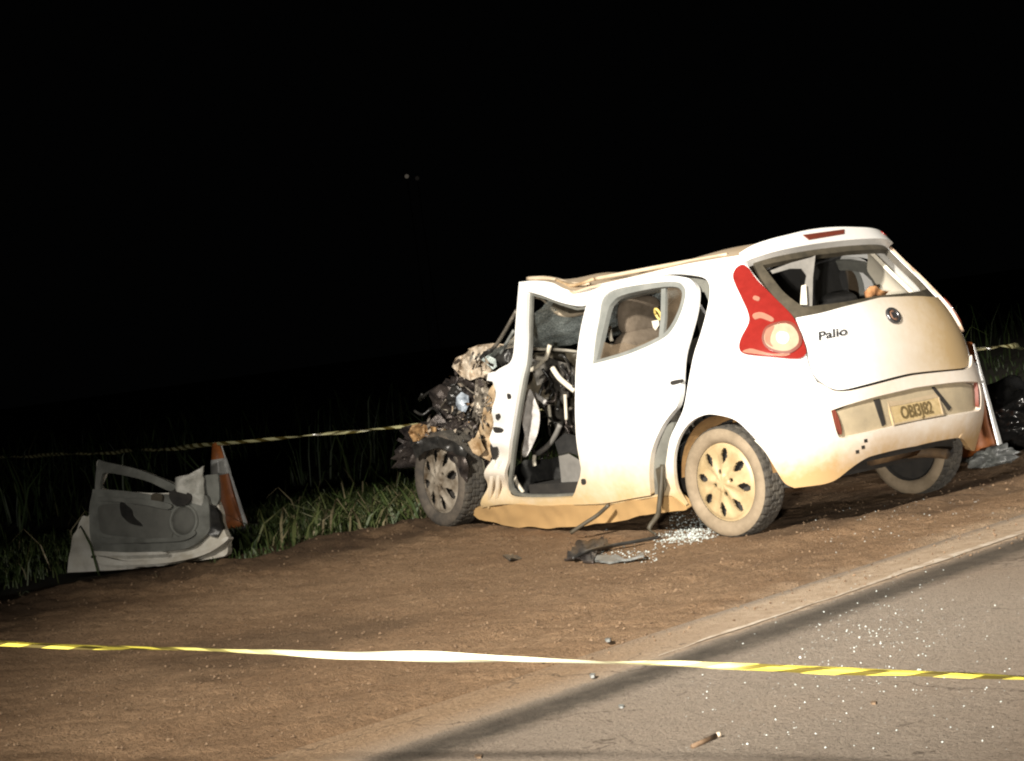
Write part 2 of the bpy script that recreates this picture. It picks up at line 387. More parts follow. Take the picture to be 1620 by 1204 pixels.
def hill(X, Y):
    D = np.hypot(X - CAM[0], Y - CAM[1])
    a = np.clip(((X - CAM[0]) * .778 - (Y - CAM[1]) * .628) / (D + 1e-6), -1, 1)
    return -.03 + gz(X, Y) + .02 * vnoise(X, Y, .5, 3) * (X > 2)
xs = np.concatenate([np.linspace(-700, -40, 14), np.linspace(-30, -12, 6), np.linspace(-10, 14, 70), np.linspace(16, 60, 20), np.linspace(70, 700, 30)])
ys = np.concatenate([np.linspace(-700, -70, 30), np.linspace(-60, -14, 20), np.linspace(-12, 12, 60), np.linspace(15, 60, 12), np.linspace(80, 700, 12)])
grid('ground', xs, ys, hill, M['soil'])
def road_edge(Y): return -2.13 - .17 * (Y - 2.0)     # roadside edge of the edge line
def lane(name, x0, x1, z, mat, y0=-60, y1=60, ny=61, nx=8):
    X, Yv = np.meshgrid(np.linspace(x0, x1, nx), np.linspace(y0, y1, ny), indexing='ij')
    V = np.stack([(X + road_edge(Yv)).ravel(), Yv.ravel(), np.full(X.size, z)], 1)
    F = [(i * ny + j, (i + 1) * ny + j, (i + 1) * ny + j + 1, i * ny + j + 1) for i in range(nx - 1) for j in range(ny - 1)]
    o = mesh_obj(name, V, F, mat); o['kind'] = 'structure'; return o
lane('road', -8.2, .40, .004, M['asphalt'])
V = []; F = []; ey = np.linspace(-60, 3.5, 900)
for i, yy in enumerate(ey):                                         # jagged, half worn away
    a_ = .012 + .020 * float(vnoise(np.array([yy]), np.array([.3]), 5, 91, 4)[0]); w_ = max(.004, .05 * min(1, (3.6 - yy) / 1.5) + .05 * float(vnoise(np.array([yy]), np.array([7.7]), 4, 92, 4)[0]))
    V += [(road_edge(yy) + a_ + .02, yy, .008), (road_edge(yy) + a_ + .02 + w_, yy, .008)]
    if i: F.append((2 * i - 2, 2 * i - 1, 2 * i + 1, 2 * i))
mesh_obj('edge_line', V, F, M['line'])['kind'] = 'structure'
def dirt_z(X, Y):
    e = road_edge(Y); edge_n = .13 * vnoise(X, Y, 1.7, 5)
    up = sstep(X - e + 1.8 * edge_n + .06 * vnoise(X, Y, 12, 15, 2), .20, .55); dn = 1 - sstep(X - verge(Y) + 1.2 * vnoise(X, Y, 1.1, 8), -.1, .7)
    lumps = .010 * vnoise(X, Y, 2.0, 11, 2) + (.014 + .022 * sstep(X, 1.2, 2.6)) * vnoise(X, Y, 13, 12, 2)
    ruts = -.018 * np.exp(-((X - e - 1.1 - .05 * np.sin(Y)) / .14) ** 2) + .012 * np.exp(-((X - e - 1.35) / .1) ** 2)
    rim = .05 * np.exp(-((X - verge(Y) + .25) / .22) ** 2) * (1 + 1.5 * vnoise(X, Y, 2.5, 21))
    return -.028 + gz(X, Y) * 1.0 + (up * dn) * (.034 + lumps + ruts + rim * .6)
xs = np.concatenate([np.linspace(-3.4, 3.9, 290)]); ys = np.concatenate([np.linspace(-40, -7, 60), np.linspace(-6.9, 8, 520), np.linspace(8.2, 40, 50)])
ds = grid('dirt_shoulder', xs, ys, dirt_z, M['dirt'])
X, Y = np.meshgrid(xs, ys, indexing='ij')
hum = sstep(X - verge(Y) + .7 * vnoise(X, Y, 1.3, 77) + .5 * vnoise(X, Y, 5, 78, 2), -1.15, -.15) + .55 * sstep(vnoise(X, Y, .55, 79) + .25 * vnoise(X, Y, 4, 80), .18, .42)
pale = (1 - sstep(X - road_edge(Y) + .18 * vnoise(X, Y, 2.1, 81) + .12 * vnoise(X, Y, 9, 82), .34, .62)) * (1 - sstep(Y, 2.2, 3.6))
at_ = ds.data.attributes.new('pale', 'FLOAT', 'POINT'); at_.data.foreach_set('value', np.clip(pale, 0, 1).ravel().astype(np.float32))
at_ = ds.data.attributes.new('humus', 'FLOAT', 'POINT'); at_.data.foreach_set('value', np.clip(hum, 0, 1).ravel().astype(np.float32))

# ------------------------------------------------------------------ the wrecked hatchback
# body surface: level by level a plan outline; |y|=ys(z) along the flank, x=xr(z) at the tail, rounded between
ZT = np.linspace(0, 1.7, 341)
def tab(zs, vs_):
    v = np.interp(ZT, zs, vs_); k = np.ones(25) / 25
    return np.convolve(np.pad(v, 12, mode='edge'), k, 'valid')
T_ys = tab([.0, .15, .25, .38, .55, .75, .90, 1.0, 1.1, 1.2, 1.3, 1.38, 1.44, 1.50, 1.6], [.74, .765, .80, .822, .835, .83, .812, .79, .755, .715, .675, .640, .610, .57, .53])
T_xr = tab([.0, .25, .40, .52, .62, .68, .76, .88, 1.0, 1.08, 1.2, 1.35, 1.45, 1.6], [-.50, -.56, -.64, -.665, -.66, -.645, -.645, -.63, -.595, -.555, -.45, -.29, -.19, -.08])
T_n = tab([.0, .5, .9, 1.1, 1.3, 1.45, 1.7], [4.2, 4.0, 3.4, 3.0, 3.2, 3.8, 4.0])
X0 = 0.25
def bodyF(P):
    z = P[:, 2]; ysz = np.interp(z, ZT, T_ys); xr = np.interp(z, ZT, T_xr); n = np.interp(z, ZT, T_n)
    ysz = ysz * (1 - .03 * np.clip((P[:, 0] - .9) / 1.2, 0, 2) ** 2)
    a = np.abs(P[:, 1]) / ysz; b_ = np.clip((X0 - P[:, 0]) / (X0 - xr), 0, None)
    return (a ** n + b_ ** n) ** (1 / n) - 1
def bodyN(P):
    e = 1e-3; g = np.stack([(bodyF(P + np.eye(3)[i] * e) - bodyF(P - np.eye(3)[i] * e)) for i in range(3)], 1)
    return g / np.linalg.norm(g, axis=1)[:, None]
def body(uv):
    d = rays(uv); n = len(d); t = np.full(n, 9.0); best = np.full(n, 1e9); bt = np.zeros(n); hit = np.zeros(n, bool)
    for k in range(700):
        f = bodyF(CAM + d * t[:, None]); f = np.where(hit, -1, f)
        new = (f < 0) & ~hit
        better = (f < best) & ~hit; bt[better] = t[better]; best[better] = f[better]
        hit |= new; t = np.where(hit, t, t + .01)
    lo = t - .01; hi = t.copy()
    for _ in range(14):
        mid = (lo + hi) / 2; f = bodyF(CAM + d * mid[:, None]); lo = np.where(f > 0, mid, lo); hi = np.where(f > 0, hi, mid)
    t = np.where(hit, hi, bt)
    return CAM + d * t[:, None]
def clip_mirror(V, F):
    """keep y>0 and add the mirror image: for parts that cross the centre line"""
    bm = bmesh.new(); vs_ = [bm.verts.new(v) for v in V]
    for f in F:
        try: bm.faces.new([vs_[i] for i in f])
        except ValueError: pass
    bmesh.ops.bisect_plane(bm, geom=bm.verts[:] + bm.edges[:] + bm.faces[:], plane_co=(0, 0, 0), plane_no=(0, 1, 0), dist=1e-5, clear_inner=True)
    bmesh.ops.mirror(bm, geom=bm.verts[:] + bm.edges[:] + bm.faces[:], axis='Y', merge_dist=2e-3)
    bmesh.ops.remove_doubles(bm, verts=bm.verts[:], dist=5e-4)
    bm.verts.index_update(); V2 = np.array([v.co[:] for v in bm.verts]); F2 = [tuple(v.index for v in f.verts) for f in bm.faces]; bm.free()
    return V2, F2
def skin(loops, step=9, off=0., t=.02, sym=False, twin=False, smooth=True, dent=None):
    L = [crom(l, 4) if smooth else l for l in loops]
    L = [[p for i, p in enumerate(l) if abs(p[0] - l[i - 1][0]) + abs(p[1] - l[i - 1][1]) > .3] for l in L]
    UV, F = fill(L, step); V = body(UV)
    if sym: V, F = clip_mirror(V, F)
    Nn = bodyN(V)
    V = V + Nn * (off if np.isscalar(off) else 0)
    if dent is not None: V = dent(V)
    a, f = shellify(V, F, Nn, t)
    if not twin: return [(a, f)]
    mv = [np.array(p) * np.array([1, -1, 1]) for p in a]; mf = [tuple(q)[::-1] for q in f]
    return [(a, f), (mv, mf)]

car = empty('wrecked_car', (0, 0, 0), 'white hatchback with crushed front end and missing driver door, standing on the dirt verge', 'car')
def part(name, parts, mat, parent=car):
    return [mesh_obj(name, v, f, mat, parent) for v, f in parts]

APERT = [(834, 461), (834, 461), (856, 467), (882, 477), (909, 485), (924, 483), (930, 485), (930, 485), (925, 507), (919, 535), (913, 580), (910, 620), (910, 660), (912, 698), (917, 730), (919, 744),
         (914, 768), (905, 787), (905, 787), (870, 789), (830, 789), (809, 786), (801, 778), (799, 764), (802, 738), (805, 712), (809, 684), (814, 652), (819, 622), (824, 595), (829, 573), (832, 540), (832, 511), (833, 480)]
DOORGAP = [(929, 484), (937, 470), (955, 459), (1000, 445), (1058, 434), (1094, 435), (1116, 441), (1123, 457), (1119, 488), (1109, 526), (1098, 560), (1090, 599), (1082, 644), (1072, 668), (1060, 694), (1054, 728), (1050, 757), (1045, 783), (1045, 783),
           (1002, 790), (956, 797), (912, 800), (912, 800), (909, 787), (921, 746), (921, 728), (916, 700), (914, 660), (914, 620), (917, 580), (923, 535), (928, 505)]
SIDE_OUT = [(821, 446), (821, 446), (847, 444), (873, 447), (890, 456), (904, 461), (916, 457), (931, 452), (960, 447), (1014, 435), (1071, 421), (1120, 412), (1171, 404), (1171, 404), (1178, 414), (1197, 440), (1222, 468), (1246, 492), (1258, 508), (1268, 530), (1275, 552), (1277, 569), (1284, 590), (1292, 604), (1292, 604),
            (1284, 640), (1262, 658), (1232, 672), (1203, 690), (1195, 695), (1195, 695), (1186, 685), (1164, 665), (1138, 657), (1116, 656), (1093, 667), (1076, 689), (1067, 717), (1066, 745), (1071, 775), (1086, 801), (1086, 801),
            (1066, 786), (1045, 785), (1002, 792), (956, 799), (905, 799), (850, 800), (803, 797), (764, 803), (764, 803), (765, 785), (768, 767), (770, 748), (774, 733), (781, 712), (778, 690), (777, 669), (783, 636), (780, 610), (785, 588), (796, 580), (806, 574), (812, 559), (815, 520), (817, 493)]
def side_dent(V):
    V = V.copy(); w = np.exp(-((V[:, 0] - 1.06) / .12) ** 2 - ((V[:, 2] - 1.36) / .10) ** 2); V[:, 1] -= .05 * w
    f = sstep(V[:, 0], 1.62, 1.85) * (V[:, 2] < 1.0); V[:, 1] += .02 * f * np.sin(V[:, 2] * 34) ; return V
sides = skin([SIDE_OUT, APERT, DOORGAP], 8, 0, .022, dent=side_dent)
bs = part('body_side', sides, M['paint'])[0]
# the undamaged right flank: the same stamping mirrored, straight roof rail
SIDE_R = [p for p in SIDE_OUT]
mv = [np.array(p) * np.array([1, -1, 1]) for p in sides[0][0]]
mesh_obj('body_side', mv, [tuple(q)[::-1] for q in sides[0][1]], M['paint'], car)['label'] = 'right flank of the body, dusty white'
# sill
SILL = [(744, 806), (755, 803), (764, 803), (803, 797), (850, 800), (905, 799), (956, 799), (1002, 792), (1045, 785), (1066, 786), (1086, 801), (1086, 801), (1083, 806), (1030, 813), (962, 827), (898, 834), (840, 835), (803, 832), (757, 821), (757, 821)]
def sill_dent(V):
    V = V.copy()
    for i in range(len(V)):
        q = Vector(V[i]) * 6; k = mnoise.noise(q) + .5 * mnoise.noise(q * 2.7); V[i][1] += .016 * k; V[i][2] += .010 * mnoise.noise(q * 1.3 + Vector((9, 0, 0))) * (V[i][2] < .24)
    return V
part('sill', skin([SILL], 6, .004, .06, twin=True, dent=sill_dent), M['sill'])
# rear doors
DOOR = [(930, 486), (936, 474), (957, 462), (1000, 448), (1050, 438), (1085, 440), (1098, 446), (1104, 460), (1101, 492), (1091, 530), (1083, 560), (1080, 591), (1079, 620), (1074, 642), (1066, 652), (1054, 668), (1047, 680), (1038, 700), (1032, 722), (1030, 750), (1032, 782), (1032, 782),
        (1002, 787), (956, 795), (909, 797), (909, 797), (910, 785), (918, 760), (923, 745), (922, 728), (916, 698), (913, 660), (913, 629), (914, 583), (920, 530)]
DWIN = [(939, 577), (939, 577), (943, 540), (950, 500), (953, 480), (960, 468), (980, 458), (1033, 449), (1071, 447), (1084, 453), (1088, 466), (1082, 492), (1068, 521), (1048, 539), (995, 562)]
dparts = skin([DOOR, DWIN], 9, .014, .035, twin=True)
dl, dr = part('door', dparts, M['paint'])
dl['label'] = 'left rear door, sprung open along its rear edge'
DINN = [(945, 570), (945, 570), (954, 530), (963, 492), (969, 480), (985, 468), (1033, 457), (1066, 454), (1078, 459), (1080, 470), (1074, 492), (1061, 517), (1044, 533), (995, 555)]
for o, (v, f) in zip((dl, dr), skin([[(x, y) for x, y in DWIN], DINN], 9, .006, .03, twin=True)): mesh_obj('window_frame', v, f, M['frame'], o)
for o, (v, f) in zip((dl, dr), skin([[(1046, 457), (1053, 456), (1052, 500), (1049, 534), (1042, 536), (1045, 500)]], 9, .0, .02, twin=True, smooth=False)): mesh_obj('window_divider', v, f, M['frame'], o)
for o, (v, f) in zip((dl, dr), skin([[(1053, 456), (1066, 454), (1078, 459), (1080, 470), (1074, 492), (1061, 517), (1049, 532), (1051, 500)]], 9, -.012, .005, twin=True)): mesh_obj('quarter_glass', v, f, M['glass'], o)
# broken lower remains of the drop glass
v, f = skin([[(946, 568), (953, 540), (965, 545), (985, 541), (1004, 546), (1026, 536), (1045, 530), (1043, 533), (995, 555)]], 9, -.012, .005, smooth=False)[0]
mesh_obj('broken_glass', v, f, M['glass'], dl)
for o, (v, f) in zip((dl, dr), skin([[(1066, 603), (1082, 600), (1082, 605), (1067, 609)]], 9, .02, .01, twin=True)): mesh_obj('latch', v, f, M['dark'], o)
for o, (v, f) in zip((dl, dr), skin([[(923, 757), (929, 757), (930, 764), (924, 765)]], 9, .017, .005, twin=True)): mesh_obj('plug_hole', v, f, M['dark'], o)
# rear edge of the door seen through the sprung gap, and the jamb behind
v, f = skin([[(1047, 682), (1056, 670), (1062, 672), (1054, 700), (1050, 735), (1046, 783), (1032, 784), (1030, 750), (1033, 720)]], 9, -.02, .02)[0]
mesh_obj('door_edge', v, f, M['jamb'], dl)
v, f = skin([DOORGAP, [(x * .90 + 1000 * .10, y * .90 + 610 * .10) for x, y in DOORGAP]], 9, -.05, .02, smooth=False)[0]
mesh_obj('door_jamb', v, f, M['jamb'], car)
mesh_obj('door_jamb', [np.array(p) * np.array([1, -1, 1]) for p in v], [tuple(q)[::-1] for q in f], M['jamb'], car)
# inner strip of the front aperture (reveals)
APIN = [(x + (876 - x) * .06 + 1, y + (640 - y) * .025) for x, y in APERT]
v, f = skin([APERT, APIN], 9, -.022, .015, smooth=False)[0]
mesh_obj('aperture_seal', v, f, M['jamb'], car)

# tail: lamps, hatch, frame, spoiler, bumper
LAMP = [(1166, 426), (1175, 421), (1184, 426), (1197, 444), (1222, 470), (1246, 494), (1257, 508), (1266, 528), (1273, 548), (1274, 562), (1260, 569), (1222, 566), (1182, 561), (1172, 553), (1174, 537), (1186, 513), (1185, 497), (1176, 476), (1164, 450), (1161, 437)]
LENS = [(1239, 515), (1253, 519), (1262, 532), (1262, 546), (1250, 556), (1236, 557), (1222, 553), (1213, 545), (1211, 533), (1218, 521)]
lps = part('tail_light', skin([LAMP], 5, .016, .03, twin=True), M['red']); lps[1].data.materials[0] = mat_var('pale_tan_lamp', (.30, .19, .13), (.55, .44, .33), 14, .4); lps[1]['label'] = 'right tail light, dull pale tan'  # right lamp takes a dull pale tan instead of red
for o, (v, f) in zip(lps, skin([LENS], 4, .022, .01, twin=True)): mesh_obj('reverse_lens', v, f, M['clear'], o)
RIM_ = [(1239 + (x - 1238) * 1.16, 536 + (y - 536) * 1.18) for x, y in LENS]
for o, (v, f) in zip(lps, skin([RIM_, LENS], 4, .024, .012, twin=True)): mesh_obj('lens_rim', v, f, M['redd'], o)
for o, (v, f) in zip(lps, skin([[(1215, 524), (1226, 519), (1222, 530), (1220, 542), (1224, 551), (1214, 545), (1212, 534)]], 4, .026, .006, twin=True)): mesh_obj('lens_facet', v, f, M['glint'], o)
for o, (v, f) in zip(lps, skin([[(1234, 528), (1246, 530), (1249, 540), (1242, 547), (1232, 544), (1229, 535)]], 4, .026, .006, twin=True)): mesh_obj('bulb', v, f, mat_var('lamp_bulb_pale', (.55, .50, .40), (.7, .66, .56), 40, .1), o)
LOWL = [(1178, 557), (1190, 553), (1206, 557), (1222, 561), (1250, 561), (1242, 565), (1222, 564), (1186, 560)]
for o, (v, f) in zip(lps, skin([LOWL], 4, .021, .008, twin=True)): mesh_obj('lower_lens', v, f, M['glint'], o)
for o, (v, f) in zip(lps, skin([[(1193, 500), (1206, 497), (1224, 506), (1222, 512), (1205, 506), (1196, 508)]], 4, .021, .008, twin=True)): mesh_obj('bulb_glint', v, f, M['glint'], o)  # this patch and the next are painted glints of the bulbs
for o, (v, f) in zip(lps, skin([[(1195, 471), (1203, 474), (1201, 479), (1193, 476)]], 4, .021, .008, twin=True)): mesh_obj('bulb_glint', v, f, M['glint'], o)
HFRAME = [(1190, 411), (1190, 411), (1225, 401), (1265, 395), (1305, 389), (1345, 384), (1345, 384), (1345, 396), (1345, 396), (1305, 400), (1285, 403), (1240, 411), (1207, 418), (1207, 418), (1222, 438), (1243, 463), (1271, 484), (1271, 484), (1336, 476), (1407, 462), (1470, 446), (1470, 446), (1470, 455), (1470, 455), (1407, 468), (1336, 486), (1260, 505), (1260, 505), (1246, 490), (1222, 465), (1203, 438)]
part('hatch_frame', skin([HFRAME], 7, -.008, .03, sym=True), M['seal'])
HATCH = [(1259, 503), (1259, 503), (1300, 495), (1336, 485), (1407, 467), (1480, 449), (1480, 449), (1480, 583), (1480, 583), (1429, 593), (1367, 609), (1336, 616), (1318, 615), (1302, 606), (1288, 592), (1280, 570), (1277, 550), (1268, 527)]
hatch = part('hatch', skin([HATCH], 8, 0, .03, sym=True), M['hatch'])[0]
# crease above the bumper
SPOIL = [(1171, 407), (1171, 407), (1190, 395), (1214, 386), (1240, 379), (1268, 372), (1300, 367), (1345, 362), (1345, 362), (1345, 387), (1345, 387), (1305, 391), (1265, 397), (1225, 405), (1194, 414), (1178, 419)]
spo = part('spoiler', skin([SPOIL], 6, .035, .06, sym=True), M['spoiler'])[0]
BL = [(1265, 380), (1290, 376.5), (1330, 371), (1330, 378.5), (1298, 384), (1275, 388)]
def on_x_center(name, pts, off, t, mat, parent, step=5):
    UV, F = fill([pts], step); V = body(UV); Nn = bodyN(V); a, f = shellify(V + Nn * off, F, Nn, t); return mesh_obj(name, a, f, mat, parent)
on_x_center('brake_light', BL, .040, .012, M['redd'], spo)
v, f = skin([[(1184, 401), (1194, 396), (1196, 401), (1186, 406)]], 4, .040, .01, smooth=False)[0]
mesh_obj('side_marker', [np.array(p) * np.array([1, -1, 1]) for p in v], [tuple(q)[::-1] for q in f], M['red'], spo)
BUMP = [(1292, 605), (1292, 605), (1305, 612), (1319, 619), (1340, 619), (1367, 613), (1429, 597), (1490, 584), (1490, 584), (1490, 698), (1490, 698), (1445, 704), (1418, 709), (1385, 717), (1367, 723), (1347, 736), (1322, 756), (1306, 763), (1290, 766), (1257, 770), (1257, 770), (1242, 762), (1229, 741), (1212, 713), (1196, 696), (1196, 696), (1204, 691), (1232, 673), (1262, 659), (1284, 641)]
BAND = [(1313, 650), (1313, 650), (1340, 641), (1389, 627), (1480, 606), (1490, 604), (1490, 604), (1490, 657), (1490, 657), (1398, 678), (1345, 690), (1332, 692), (1323, 687)]
bmp = part('bumper', skin([BUMP, BAND], 7.3, .015, .035, sym=True), M['bumper'])[0]
ins = [(x + (-5 if x < 1400 else 0), y + (4 if y > 640 else -4)) for x, y in BAND]
mesh_obj('bumper_insert', *skin([ins], 8, -.012, .02, sym=True)[0], M['recess'], bmp)
for v, f in skin([[(1315, 650), (1320, 650), (1328, 671), (1330, 685), (1326, 686), (1318, 668)]], 4, .012, .02, twin=True): mesh_obj('reflector', v, f, M['redd'], bmp)
# parking sensor holes
# plate pocket: dark reveals and the plate
for pts in ([(1384, 632), (1393, 630), (1403, 671), (1398, 675)], [(1476, 612), (1480, 611), (1507, 645), (1503, 650)]):
    on_x_center('pocket_edge', pts, -.006, .02, M['dark'], bmp)
pc = np.array([-.652, 0, .545])                                     # plate centre
# photo-measured corners fix height and rake; the plate is a flat 0.40 x 0.13 m sheet on the tail
tl, br = Vector(body([(1401, 632)])[0]), Vector(body([(1500, 655)])[0])
pmid = Vector(body([(1449, 645)])[0]); pn = Vector((-.985, 0, .17)).normalized(); pr = Vector((0, -1, 0)); pu = pn.cross(pr) * -1
if pu.z < 0: pu = -pu
pmid.y = 0; pc = pmid - pn * .010
mb = MB(); Mx = Matrix((pr, pu, pn)).transposed()
mb.box(pc, (.40, .13, .006), Mx); plate = mb.obj('license_plate', M['plate'], bmp, False)
mb = MB(); mb.box(pc + pu * .046 + pn * .004, (.385, .030, .003), Mx); mb.obj('plate_band', M['plateb'], bmp, False)
mb = MB()
for s in (-1, 1):
    mb.box(pc + pr * (.195 * s) + pn * .004, (.008, .13, .004), Mx)
mb.box(pc + pu * -.061 + pn * .004, (.38, .007, .004), Mx); mb.obj('plate_rim', M['plateb'], bmp, False)
def text(body_, size, M4, mat, name, parent, ext=.002, shear=0., sx=1.):
    cu = bpy.data.curves.new(name, 'FONT'); cu.body = body_; cu.size = size; cu.extrude = ext; cu.align_x = 'CENTER'; cu.align_y = 'CENTER'; cu.shear = shear; cu.offset = size * (.016 if name == 'plate_lettering' else .012)
    o = bpy.data.objects.new(name, cu); col.objects.link(o); dg = bpy.context.evaluated_depsgraph_get(); dg.update()
    me = bpy.data.meshes.new_from_object(o.evaluated_get(dg)); bpy.data.objects.remove(o)
    me.transform(M4 @ Matrix.Diagonal((sx, 1, 1, 1))); me.materials.clear(); me.materials.append(mat); me.name = name
    return link(bpy.data.objects.new(name, me), parent)
def basis(r_, u_, n_, p): return Matrix(((r_[0], u_[0], n_[0], p[0]), (r_[1], u_[1], n_[1], p[1]), (r_[2], u_[2], n_[2], p[2]), (0, 0, 0, 1)))
text('OBI3J82', .090, basis(pr, pu, pn, pc + pu * -.015 + pn * .005), M['letter'], 'plate_lettering', bmp, .0025, 0, .82)
# emblem: round badge on the hatch
ep = Vector(body([(1412, 500)])[0]); en = Vector(bodyN(np.array([ep]))[0]); er = en.cross(Vector((0, 0, 1))).normalized() * -1; eu = er.cross(en) * -1
if eu.z < 0: eu = -eu
if er.y > 0: er = -er
ME = basis(er, eu, en, ep + en * .004)
mb = MB(); mb.lathe([(.030, .004), (.032, .010), (.042, .012), (.047, .004), (.047, -.004)], 36, ME); mb.obj('emblem_ring', M['badge'], hatch)
mb = MB(); mb.lathe([(.0001, .006), (.031, .006), (.031, 0)], 28, ME); mb.obj('emblem', M['emblem'], hatch)
mb = MB()
for k in range(4): mb.box(ME @ Vector((-.014 + k * .0093, 0, .009)), (.004, .034, .004), ME.to_3x3())
mb.obj('emblem_bar', M['badge'], hatch, False)
tp = Vector(body([(1315, 529)])[0]); tn = Vector(bodyN(np.array([tp]))[0])
t2 = Vector(body([(1337, 524)])[0]); t1 = Vector(body([(1293, 533)])[0]); tr = (t2 - t1).normalized(); tn = (tn - tr * tn.dot(tr)).normalized(); tu = tn.cross(tr)
text('Palio', .062, basis(tr, tu, tn, tp + tn * .003), M['badge'], 'badge_lettering', hatch, .003, .25, 1.45)

# roof: crowned sheet between the two rails
edge_px = [(821, 447), (833, 446), (847, 445), (860, 446), (873, 448), (890, 457), (904, 462), (916, 458), (931, 453), (960, 448), (1014, 436), (1071, 422), (1120, 413), (1171, 405)]
E3 = body(edge_px)
keep = np.array([0, 2, 4, 8, 9, 10, 11, 12, 13])
nt_ = 33; V = []; F = []
tt = np.linspace(-1, 1, nt_)
zsm = np.interp(E3[:, 0][::-1], [-.3, .2, .8, 1.5], [1.43, 1.45, 1.45, 1.42])[::-1]
for i, e in enumerate(E3):
    for t_ in tt:
        w = (t_ + 1) / 2                                            # 1 at the left rail
        zb = e[2] * w ** 1.5 + (zsm[i]) * (1 - w ** 1.5); crown = .060 * (1 - abs(t_) ** 2.4) * (1 - .6 * max(0, min(1, (e[0] - .35) / .5)))
        buck = .012 * math.sin(t_ * 6 + e[0] * 9) * max(0, min(1, (e[0] - .85) / .4)) * (1 - t_ ** 4)
        bow = -.10 * (1 - t_ ** 2) * max(0, 1 - (e[0] + .3) / .35) if e[0] < .05 else 0
        V.append((e[0] + bow * .6, e[1] * t_ * .985, zb + crown + buck))
n = len(E3)
for i in range(n - 1):
    for j in range(nt_ - 1): F.append((i * nt_ + j, (i + 1) * nt_ + j, (i + 1) * nt_ + j + 1, i * nt_ + j + 1))
V = np.array(V); Nn = np.tile([0, 0, 1.], (len(V), 1)); a, f = shellify(V, F, Nn, .012)
mesh_obj('roof', a, f, M['roof'], car)
a, f = shellify(V * np.array([1, .93, 1]) - [0, 0, .030], F, Nn, .012); mesh_obj('headliner', a, f, M['beige'], car)
# bent strips of roof skin above the dented rail
mb = MB()
mb.tube(crom_open([pt(835, 441, 1, .45), pt(860, 440, 1, .45), pt(880, 443, 1, .46), pt(905, 449, 1, .47), pt(932, 449, 1, .48)], 4), .014, 6)
mb.obj('bent_roof_strip', M['roof'], car)
mb = MB(); mb.tube(crom_open([pt(880, 443, 1, .52), pt(900, 451, 1, .55), pt(918, 449, 1, .55), pt(940, 441, 1, .52)], 4), .010, 6); mb.obj('bent_roof_strip', M['tan'], car)
mb = MB(); mb.tube(crom_open([pt(941, 441, 1, .50), pt(985, 433, 1, .50), pt(1060, 419, 1, .50), pt(1150, 403, 1, .50)], 4), [.012] * 18 + [.006], 6); mb.obj('roof_rail', M['roof'], car)

# underbody, wheel wells
mb = MB(); mb.box((.72, 0, .27), (2.1, 1.28, .08)); mb.box((-.38, 0, .34), (.26, .86, .08)); mb.obj('underbody', M['dark'], car, False)
def well(cx, sgn):
    mb = MB(); V = []; F = []; n = 28
    for i in range(n + 1):
        a = math.pi * (.02 + .96 * i / n); V += [(cx + .335 * math.cos(a), sgn * .765, .30 + .335 * math.sin(a)), (cx + .335 * math.cos(a), sgn * .50, .30 + .335 * math.sin(a))]
    for i in range(n): F.append((2 * i, 2 * i + 1, 2 * i + 3, 2 * i + 2))
    V.append((cx, sgn * .50, .30)); c_ = len(V) - 1
    for i in range(n): F.append((2 * i + 1, c_, 2 * i + 3))
    mesh_obj('wheel_well', V, F, M['liner'], car)
well(0, 1); well(0, -1)
mb = MB(); mb.tube([(0, -.6, .29), (0, .6, .29)], .035, 10); mb.box((-.12, .0, .30), (.10, 1.0, .07)); mb.obj('rear_axle', M['liner'], car)
mb = MB(); mb.tube(crom_open([(.3, -.1, .25), (-.2, -.2, .27), (-.38, -.32, .27), (-.52, -.36, .25)], 4), .028, 10); mb.lathe([(.0001, -.16), (.085, -.16), (.085, .16), (.0001, .16)], 16, Matrix.Translation((-.36, -.1, .34)) @ Matrix.Rotation(R(90), 4, 'X')); mb.obj('exhaust', mat_var('muddy_exhaust', (.05, .032, .018), (.14, .085, .04), 9, .8), car)

